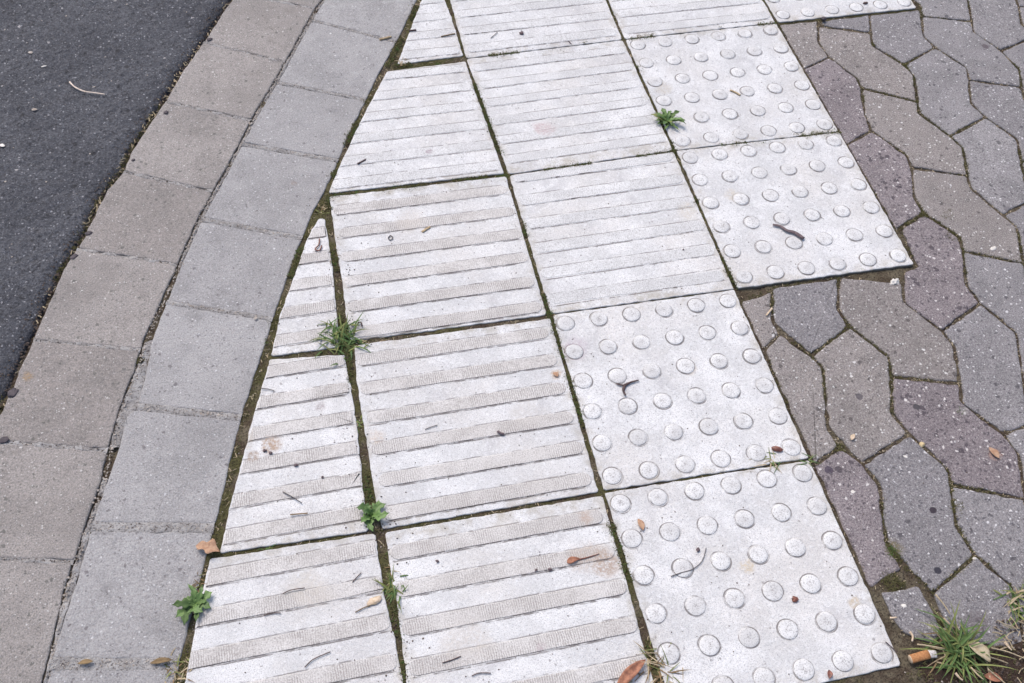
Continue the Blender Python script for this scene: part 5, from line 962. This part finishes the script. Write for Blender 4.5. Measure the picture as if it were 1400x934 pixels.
grass_tuft('dried_weed', (0.6086, -0.1204), 18, .013, .0013, ['dry_brown', 'straw'], 'brown wisp on the joint above the green leafy weed', 'weed', G, .004)
grass_tuft('dried_weed', (0.2356, 0.1585), 18, .012, .0014, ['grass_olive', 'straw', 'dry_brown'], 'olive and straw wisp in the gutter joint at the top edge', 'weed', G, .006)
grass_tuft('dried_weed', (0.1794, 0.0047), 18, .011, .0012, ['straw', 'straw', 'dry_brown'], 'tangle of pale dried stalks at the corner of the cut slab', 'weed', G, .006, (.85, .97), z=0)
grass_tuft('dried_weed', (0.2982, -1.0802), 12, .010, .0011, ['grass_olive', 'dry_brown'], 'tiny wisp on the joint left of the lowest studded slab', 'weed', G, .004)
def leafy(p, n, L, wd, label, a0=0, spread=6.28, mats=('leaf',), lobes=3, lift=.007):
    r = tag(empty('leafy_weed', (p[0], p[1], 0)), label, 'weed', G)
    for i in range(n):
        a = a0+spread*i/n+U(-.25, .25); l = L*U(.4, 1.2)
        lf = leaf_blade('leaf', p, (p[0]+l*math.cos(a), p[1]+l*math.sin(a)), wd*U(.6, 1.2)*(.5+.5*l/L), random.choice(mats), r, .001, lift*U(.3, 1.6), lobes, U(-1.2, 1.2), U(.6, 1.2))
    return r
leafy((-0.2362, -0.9591), 15, .029, .0115, 'bright green lobed weed on the gutter joint at lower left', 0, mats=('leaf', 'leaf', 'grass'))
leafy((-0.0073, -0.8832), 9, .022, .012, 'small bright green leafy weed where four lower ribbed slabs meet', .3)
leafy((0.6114, -0.2299), 20, .029, .008, 'green leafy weed on the joint left of the topmost studded slabs', .1, mats=('grass', 'leaf', 'grass_olive'))
for k in range(6): pass
# twigs, stems, seeds, leaves: each where it lies
tube('pale_stem', [(-0.3974, 0.0374), (-0.3887, 0.0227), (-0.3729, 0.0087), (-0.3559, 0.0022), (-0.3390, -0.0043)], .0012, 'stem_pale', z0=.003, taper=(1.2, 1), label='pale curved flower stem lying on the dark asphalt', cat='stem')
bk = tube('bark_strip', [(0.7091, -0.4931), (0.7200, -0.4983), (0.7273, -0.5092), (0.7387, -0.5161), (0.7483, -0.5306)], .0044, 'bark', z0=.0032, taper=(.45, .9), flat=.45, sides=9, label='grey brown strip of bark on a studded slab at the right', cat='bark')
tw = tag(empty('forked_twig', (*(0.3795, -0.7478), 0)), 'dark three pronged twig on a studded slab', 'twig')
tube('prong', [(0.3683, -0.7444), (0.3760, -0.7484), (0.3802, -0.7492)], .0015, 'twig_dark', tw, z0=.0025, taper=(.6, 1.3)); tube('prong', [(0.4028, -0.7445), (0.3901, -0.7459), (0.3802, -0.7492)], .0018, 'twig_dark', tw, z0=.0025, taper=(.5, 1.3)); tube('prong', [(0.3763, -0.7663), (0.3756, -0.7573), (0.3802, -0.7492)], .0020, 'twig_dark', tw, z0=.0025, taper=(.6, 1.2))
tube('curved_twig', [(0.3559, -1.0431), (0.3705, -1.0410), (0.3871, -1.0392), (0.4033, -1.0301), (0.4138, -1.0144)], .0007, 'twig_grey', z0=.002, taper=(1, .7), label='long thin curved twig among studs on the lowest studded slab', cat='twig')
tube('stick', [(0.1482, 0.0718), (0.1595, 0.0743), (0.1708, 0.0768)], .0022, 'husk', z0=-.0005, taper=(1, .9), label='short tan stick on the gutter block near the top', cat='stick')
tube('stick', [(0.2052, 0.0864), (0.2190, 0.0864)], .0016, 'twig_dark', z0=.0015, label='short dark stick on the cut slab at the top', cat='stick')
tube('stick', [(0.0640, -0.2409), (0.0786, -0.2329)], .0015, 'twig_dark', z0=.0015, label='short dark stick on the wedge shaped slab left of its joint', cat='stick')
tube('stick', [(0.2613, 0.0606), (0.2741, 0.0629), (0.2884, 0.0650)], .0012, 'dry_brown', z0=.0015, label='brown stalk poking from the joint at the top', cat='stalk')
tube('stick', [(0.3520, 0.0423), (0.3678, 0.0570)], .0007, 'twig_grey', z0=.0015, label='thin grey stick on the ribbed slab at the top', cat='stick')
tube('stick', [(0.4939, 0.0117), (0.4972, 0.0026)], .0008, 'twig_dark', z0=.0015, label='tiny dark stick touching the joint at the top centre', cat='stick')
tube('thin_twig', [(-0.1167, -0.8266), (-0.1053, -0.8366), (-0.0940, -0.8476)], .0007, 'twig_grey', z0=.003, label='thin straight grey twig on the narrow ribbed slab', cat='twig')
tube('thin_twig', [(-0.0442, -0.9699), (-0.0378, -0.9642), (-0.0316, -0.9594)], .00065, 'twig_dark', z0=.002, label='short dark twig upright between ribs left of the wispy weed', cat='twig')
tube('thin_twig', [(-0.1307, -0.9680), (-0.1205, -0.9652), (-0.1033, -0.9658)], .00065, 'twig_dark', z0=.0028, label='curved dark twig on a rib of the lower left slab', cat='twig')
tube('thin_twig', [(-0.1561, -0.9908), (-0.1454, -0.9901), (-0.1357, -0.9921)], .00065, 'twig_dark', z0=.002, label='dark twig in the groove of the lower left slab', cat='twig')
tube('thin_twig', [(-0.1143, -1.0652), (-0.1029, -1.0576), (-0.0821, -1.0528)], .00065, 'twig_dark', z0=.002, label='bent dark twig near the bottom of the lower left slab', cat='twig')
tube('thin_twig', [(-0.0460, -1.0096), (-0.0355, -1.0059), (-0.0271, -1.0048)], .0007, 'dry_brown', z0=.002, label='thin brown twig touching the pale wood chip', cat='twig')
tube('thin_twig', [(0.0479, -1.0936), (0.0598, -1.0924), (0.0711, -1.0901)], .0007, 'twig_dark', z0=.002, label='thin dark twig near the bottom middle of the ribbed slab', cat='twig')
tube('thin_twig', [(0.0794, -1.1164), (0.0887, -1.1148), (0.1025, -1.1177)], .00065, 'twig_dark', z0=.002, label='dark twig at the very bottom of the ribbed slab', cat='twig')
tube('thin_twig', [(-0.1107, -0.8615), (-0.1004, -0.8625), (-0.0882, -0.8639)], .0009, 'dry_brown', z0=.0028, label='brown straw on a rib above the lower left joint', cat='twig')
tube('thin_twig', [(0.0843, -0.7671), (0.0919, -0.7649), (0.1025, -0.7633)], .0006, 'grit_light' if False else 'twig_grey', z0=.0015, label='thin pale grey twig bit on the middle ribbed slab', cat='twig')
tube('thin_twig', [(-0.1307, -0.6572), (-0.1218, -0.6601), (-0.1130, -0.6643)], .0007, 'twig_grey', z0=.002, label='thin grey twig at the left edge of the narrow slab', cat='twig')
tube('thin_twig', [(0.5956, -1.1801), (0.6001, -1.1877), (0.6042, -1.1962)], .00065, 'twig_dark', z0=.0015, label='dark twig at the corner of the lowest studded slab', cat='twig')
tube('curled_twig', [(-0.0173, -0.3947), (-0.0198, -0.4065), (-0.0264, -0.4145), (-0.0201, -0.4186), (-0.0155, -0.4088)], .0011, 'seed_red', z0=.0025, label='reddish curled twig on the tip of the narrow slab', cat='twig')
tube('ring_shaped_seed', [(0.0890, -0.4104), (0.0931, -0.4065), (0.0958, -0.4117), (0.0916, -0.4156), (0.0887, -0.4120)], .0008, 'twig_grey', z0=.0015, label='small grey ring shaped seed on the upper ribbed slab', cat='seed')
tube('ring_shaped_seed', [(0.0176, -0.5737), (0.0194, -0.5686), (0.0236, -0.5694), (0.0237, -0.5763)], .0011, 'twig_dark', z0=.0035, label='small dark horseshoe shaped seed above the bushy grass tuft', cat='seed')
tube('husk', [(0.1433, -0.4076), (0.1512, -0.4027), (0.1578, -0.3991)], .0022, 'husk', z0=.0015, flat=.4, label='flat tan husk on the upper ribbed slab', cat='husk')
tube('husk', [(0.7520, -0.1676), (0.7594, -0.1748), (0.7660, -0.1838)], .0022, 'husk', z0=.0015, flat=.5, label='tan husk between studs near the top', cat='husk')
tube('straw', [(0.6330, -0.6651), (0.6401, -0.6592), (0.6472, -0.6533)], .0016, 'wood', z0=-.0005, flat=.5, label='pale straw bit on the paving block beside the studded slab', cat='straw')
tube('bark_crumb', [(0.1825, -0.7896), (0.1867, -0.7941), (0.1905, -0.7960)], .0018, 'bark', z0=.003, flat=.6, label='small brown bark crumb on the middle ribbed slab', cat='bark')
pebble('seed', (0.5616, -0.8920), .0082, .0042, .003, -.45, 'seed_red', 'glossy oval brown seed beside a stud at the right', 'seed', rough=.05)
pebble('seed', (1.1106, 0.0333), .0055, .003, .002, .1, 'twig_dark', 'oval dark seed on the topmost studded slab', 'seed', rough=.1)
pebble('seed', (0.4122, 0.0479), .0045, .004, .002, .1, 'bark', 'round brown seed on the top ribbed slab', 'seed', rough=.3)
pebble('pebble', (1.0063, -0.0015), .0052, .005, .004, .1, 'pebble_dark', 'round dark pebble on the joint under the topmost studded slab', 'pebble', z=-.001, rough=.08)
pebble('pebble', (0.8627, -0.6380), .0075, .0052, .0035, .25, 'pebble_white', 'white angular pebble in soil below the studded slab corner', 'pebble', z=-.005, rough=.5)
pebble('pebble', (1.0574, -0.6015), .0068, .0033, .0012, .35, 'pebble_white', 'flat white pebble on a paving block near the right edge', 'pebble', z=-.004)
pebble('pebble', (0.7734, -0.9223), .0046, .0036, .003, .7, 'pebble_yellow', 'yellow pebble in the joint between two paving blocks', 'pebble', z=-.0065)
pebble('pebble', (0.7662, -1.0982), .0036, .0022, .002, -.3, 'pebble_white', 'small white pebble where three paving blocks meet at lower right', 'pebble', z=-.0065)
pebble('pebble', (1.0619, -0.2238), .0 + .003, .003, .002, 0, 'grit_light', 'small pale pebble in a joint at the upper right', 'pebble', z=-.006)
pebble('pebble', (0.6419, -1.1398), .004, .0026, .0012, -.3, 'pebble_white', 'small white stone set in the block above the cigarette butt', 'pebble', z=-.0042)
pebble('pebble', (0.6387, -0.9460) if False else (0.6433, -0.9735), .0034, .003, .001, 0, 'pebble_white', 'round white stone set in the dark purple block', 'pebble', z=-.0042)
pebble('pebble', (0.7404, -0.9364), .0042, .0028, .001, -.6, 'pebble_white', 'oval white stone set in a grey block right of the seed', 'pebble', z=-.0042)
pebble('pebble', (-0.4657, 0.1307), .0046, .0028, .0006, -.5, 'grit_light', 'largest pale stone set in the dark asphalt', 'pebble', z=0)
pebble('pebble', (-0.4423, 0.0893), .0045, .0017, .0006, .2, 'pebble_white', 'narrow white stone set in the dark asphalt', 'pebble', z=0)
pebble('pebble', (-0.4548, -0.0207), .0042, .0028, .0005, 0, 'grit_light', 'round whitish stone set in the asphalt above the gutter', 'pebble', z=0)
pebble('pebble', (-0.5028, -0.1001), .0045, .0032, .0005, -.5, 'pebble_white', 'white stone in the asphalt at the left picture edge', 'pebble', z=0)
pebble('pebble', (0.0224, -0.5705) if False else (-0.1272, -0.5305), .0028, .0028, .002, 0, 'grit_light', 'small pale pebble in the gutter joint', 'pebble', z=-.003)
for p, s, a, lb in [((-0.1564, 0.1213), .0048, .3, 'dark asphalt crumb on the upper gutter block edge'), ((-0.2394, -0.0616), .0046, 1.1, 'dark asphalt crumb below the second gutter joint'), ((-0.3657, -0.3176), .0056, .2, 'squarish dark asphalt crumb on a gutter block edge'), ((-0.3870, -0.3620), .0060, .9, 'dark asphalt crumb just below the fourth gutter joint'),
                    ((-0.4661, -0.5983), .0078, .9, 'largest dark asphalt crumb on the gutter block at the left'), ((-0.4741, -0.6743), .0065, .1, 'dark asphalt crumb at the left picture edge on the gutter'), ((-0.2958, -0.1678), .003, .1, 'tiny dark crumb on the gutter block beside the road')]:
    pebble('asphalt_crumb', p, s, s*.75, .0011, a, 'pebble_dark', lb, 'asphalt crumb', z=-.002, group='asphalt crumbs on the gutter edge', rough=.3)
for p, s, lb in [((0.4026, -1.0143), .0030, 'round dark crumb above the long curved twig'), ((0.2387, -0.9979), .0001, None), ((0.5031, -1.1044), .0042, 'reddish brown crumb between studs on the lowest studded slab'), ((0.1981, -1.0351) if False else (0.2053, -1.0024), .0026, 'dark crumb below the orange winged seed'), ((0.1875, -0.9998), .0018, 'tiny dark crumb on the lower ribbed slab'),
                 ((0.0657, -0.9629), .0022, 'dark crumb on the upper part of the lower ribbed slab'), ((-0.1346, -0.7588), .0026, 'dark crumb below the brown stain on the narrow slab'), ((-0.1272, -0.7637), .0025, 'dark crumb right of another below the brown stain'), ((-0.0955, -0.7894), .0026, 'dark crumb on a rib of the narrow slab'), ((-0.0378, -0.5945) if False else (0.5467, -0.5167), .0016, 'tiny dark crumb on the pale ribbed slab'), ((-0.0631, -0.8139), .0020, 'dark crumb on the narrow slab near the joint')]:
    if lb: pebble('dirt_crumb', p, s, s*.8, s*.5, U(0, 3), 'bark' if 'reddish' not in lb else 'seed_red', lb, 'crumb', z=.0008, group='dirt crumbs on the slabs', rough=.4)
pebble('wood_chip', (-0.0208, -0.9993), .0095, .0045, .0018, .25, 'wood', 'pale wood chip left of the yellowish green weed', 'wood chip', z=.0008, rough=.3)
pebble('dry_flake', (0.4899, -1.0255) if False else (0.5802, -0.9392), .0001, .0001, .0001, 0, 'husk', 'x', 'x') if False else None
def leaf_thing(base, tip, width, mat, label, lift=.003, z=.001, **k):
    o = leaf_blade('fallen_leaf', base, tip, width, mat, None, z, lift, **k); tag(o, label, 'leaf'); return o
leaf_thing((-0.2321, -0.8813), (-0.2021, -0.8976), .017, 'tan_leaf', 'tan fallen leaf on the gutter joint above the green lobed weed', lift=.005, lobes=2)
leaf_thing((0.2438, -1.1688), (0.2910, -1.1414), .014, 'orange_leaf', 'orange fallen leaf beside a dried tuft at the bottom edge', lift=.006)
leaf_thing((0.6944, -1.2025), (0.7086, -1.2339), .017, 'pale_leaf', 'pale withered leaf on soil right of the big grass clump', lift=.007, z=.006)
leaf_thing((0.6598, -1.1564) if False else (0.6984, -1.2457), (0.7189, -1.2565), .012, 'orange_leaf', 'reddish leaf scrap in the soil at the bottom right', lift=.002)
leaf_thing((0.3376, -0.9563), (0.3391, -0.9749), .0085, 'tan_leaf', 'small tan leaf scale beside a stud', lift=.002)
leaf_thing((0.5112, -1.1983), (0.5065, -1.2093), .0065, 'seed_red', 'small dark red leaf scrap near the bottom of the studded slab', lift=.002)
leaf_thing((0.8646, -0.9473), (0.8706, -0.9666), .010, 'tan_leaf', 'pinkish tan leaf scrap on a purple paving block', z=-.002, lift=.002)
leaf_thing((0.2833, -0.7076), (0.2888, -0.7164), .0075, 'tan_leaf', 'brown scrap at the edge of the ribbed slab by the joint', lift=.001)
leaf_thing((0.6730, -0.8980), (0.6812, -0.8898), .006, 'wood', 'pale pinkish scrap on a paving block right of the studded slab', z=-.002, lift=.001)
leaf_thing((-0.4008, -1.0047) if False else (-0.3750, -1.0064), (-0.3575, -1.0074), .0065, 'dry_brown', 'brown leaf scrap in the lowest gutter joint', z=0, lift=.002)
leaf_thing((-0.2931, -1.0226), (-0.2669, -1.0245), .007, 'dry_brown', 'brown leaf scrap near the weed at the lowest gutter joint', z=0, lift=.002)
wsd = tag(empty('winged_seed', (*(0.2366, -0.9985), 0)), 'orange winged seed on the lower ribbed slab', 'seed')
q = leaf_blade('seed_body', (0.2289, -0.9979), (0.2460, -0.9962), .0085, 'orange_leaf', wsd, .001, .002, shape=.7); tube('wing', [(0.2439, -0.9969), (0.2568, -0.9964), (0.2732, -0.9945)], .0009, 'seed_red', wsd, z0=.002, taper=(1.4, .5))
# loose stalks round the soil patch
for P, mt, lb in [([(0.6851, -1.1366), (0.6896, -1.1506), (0.6918, -1.1649)], 'straw', 'pale stalk lying on the joint above the big grass clump'), ([(0.6811, -1.1677), (0.6860, -1.1785), (0.6936, -1.1859)], 'straw', 'pale stalk pointing into the big grass clump'),
                  ([(0.6300, -1.1757), (0.6312, -1.1817), (0.6274, -1.1877)], 'wood', 'thick pale stalk piece left of the cigarette butt'), ([(0.6322, -1.1925), (0.6460, -1.1973), (0.6646, -1.2049)], 'straw', 'long pale stalk above the cigarette butt'),
                  ([(0.7232, -1.2161), (0.7412, -1.2246), (0.7597, -1.2379)], 'straw', 'long pale stalk at the right edge of the soil'), ([(0.7108, -1.2240), (0.7228, -1.2302), (0.7348, -1.2384)], 'straw', 'pale stalk right of the withered leaf'),
                  ([(0.7436, -1.2127), (0.7454, -1.2188), (0.7477, -1.2240)], 'wood', 'short pale stalk above the long one at the right edge'), ([(0.6858, -1.2329), (0.6902, -1.2440), (0.6948, -1.2505)], 'straw', 'bent pale stalk below the withered leaf'),
                  ([(0.7069, -1.2410), (0.7134, -1.2516), (0.7199, -1.2622)], 'straw', 'pale stalk at the bottom right corner'), ([(0.6129, -1.1536), (0.6166, -1.1544), (0.6217, -1.1545)], 'wood', 'stubby pale stalk at the lower edge of a paving block'),
                  ([(0.6633, -1.2356), (0.6653, -1.2416), (0.6681, -1.2458)], 'wood', 'short pale stalk at the bottom under the grass clump')]:
    tube('dry_stalk', P, .0012 if mt == 'straw' else .0018, mt, z0=.005, taper=(1, .6), label=lb, cat='stalk', group='dry stalks on the bare soil')
# cigarette butt
cb = tag(empty('cigarette_butt', (*(0.6297, -1.2081), 0)), 'squashed orange brown cigarette butt on soil below the studded slab corner', 'cigarette butt')
a, b, e = Vector((0.6157, -1.2080)), Vector((0.6414, -1.2067)), Vector((0.6506, -1.2086))
def cyl(name, p, q, r0, r1, mat, flat, parent, zc=.0042):
    d = (q-p).normalized(); n = Vector((-d.y, d.x)); V = []; F = []; K = 16; R = 5
    for i in range(R+1):
        f = i/R; c = p.lerp(q, f); r = (r0+(r1-r0)*f)
        for k in range(K):
            an = 2*math.pi*k/K; rr = r*(1+.10*noise.noise(Vector((f*4, math.cos(an)*2, math.sin(an)*2+3)))); V.append((c.x+n.x*rr*math.cos(an), c.y+n.y*rr*math.cos(an), zc+rr*flat*math.sin(an)))
    for i in range(R):
        for k in range(K): F.append((i*K+k, i*K+(k+1) % K, (i+1)*K+(k+1) % K, (i+1)*K+k))
    F += [tuple(range(K))[::-1], tuple(range(R*K, R*K+K))]
    return link(name, V, F, M[mat], parent, smooth=True)
cyl('filter', a, b, .0056, .0058, 'filter', .55, cb); cyl('paper', b-(b-a)*.02, e, .0054, .0046, 'paper', .5, cb); cyl('filter_end', a-(b-a).normalized()*.0008, a, .0046, .0054, 'wood', .8, cb); cyl('burnt_end', e, e+(b-a).normalized()*.002, .0036, .0025, 'ash', .7, cb)
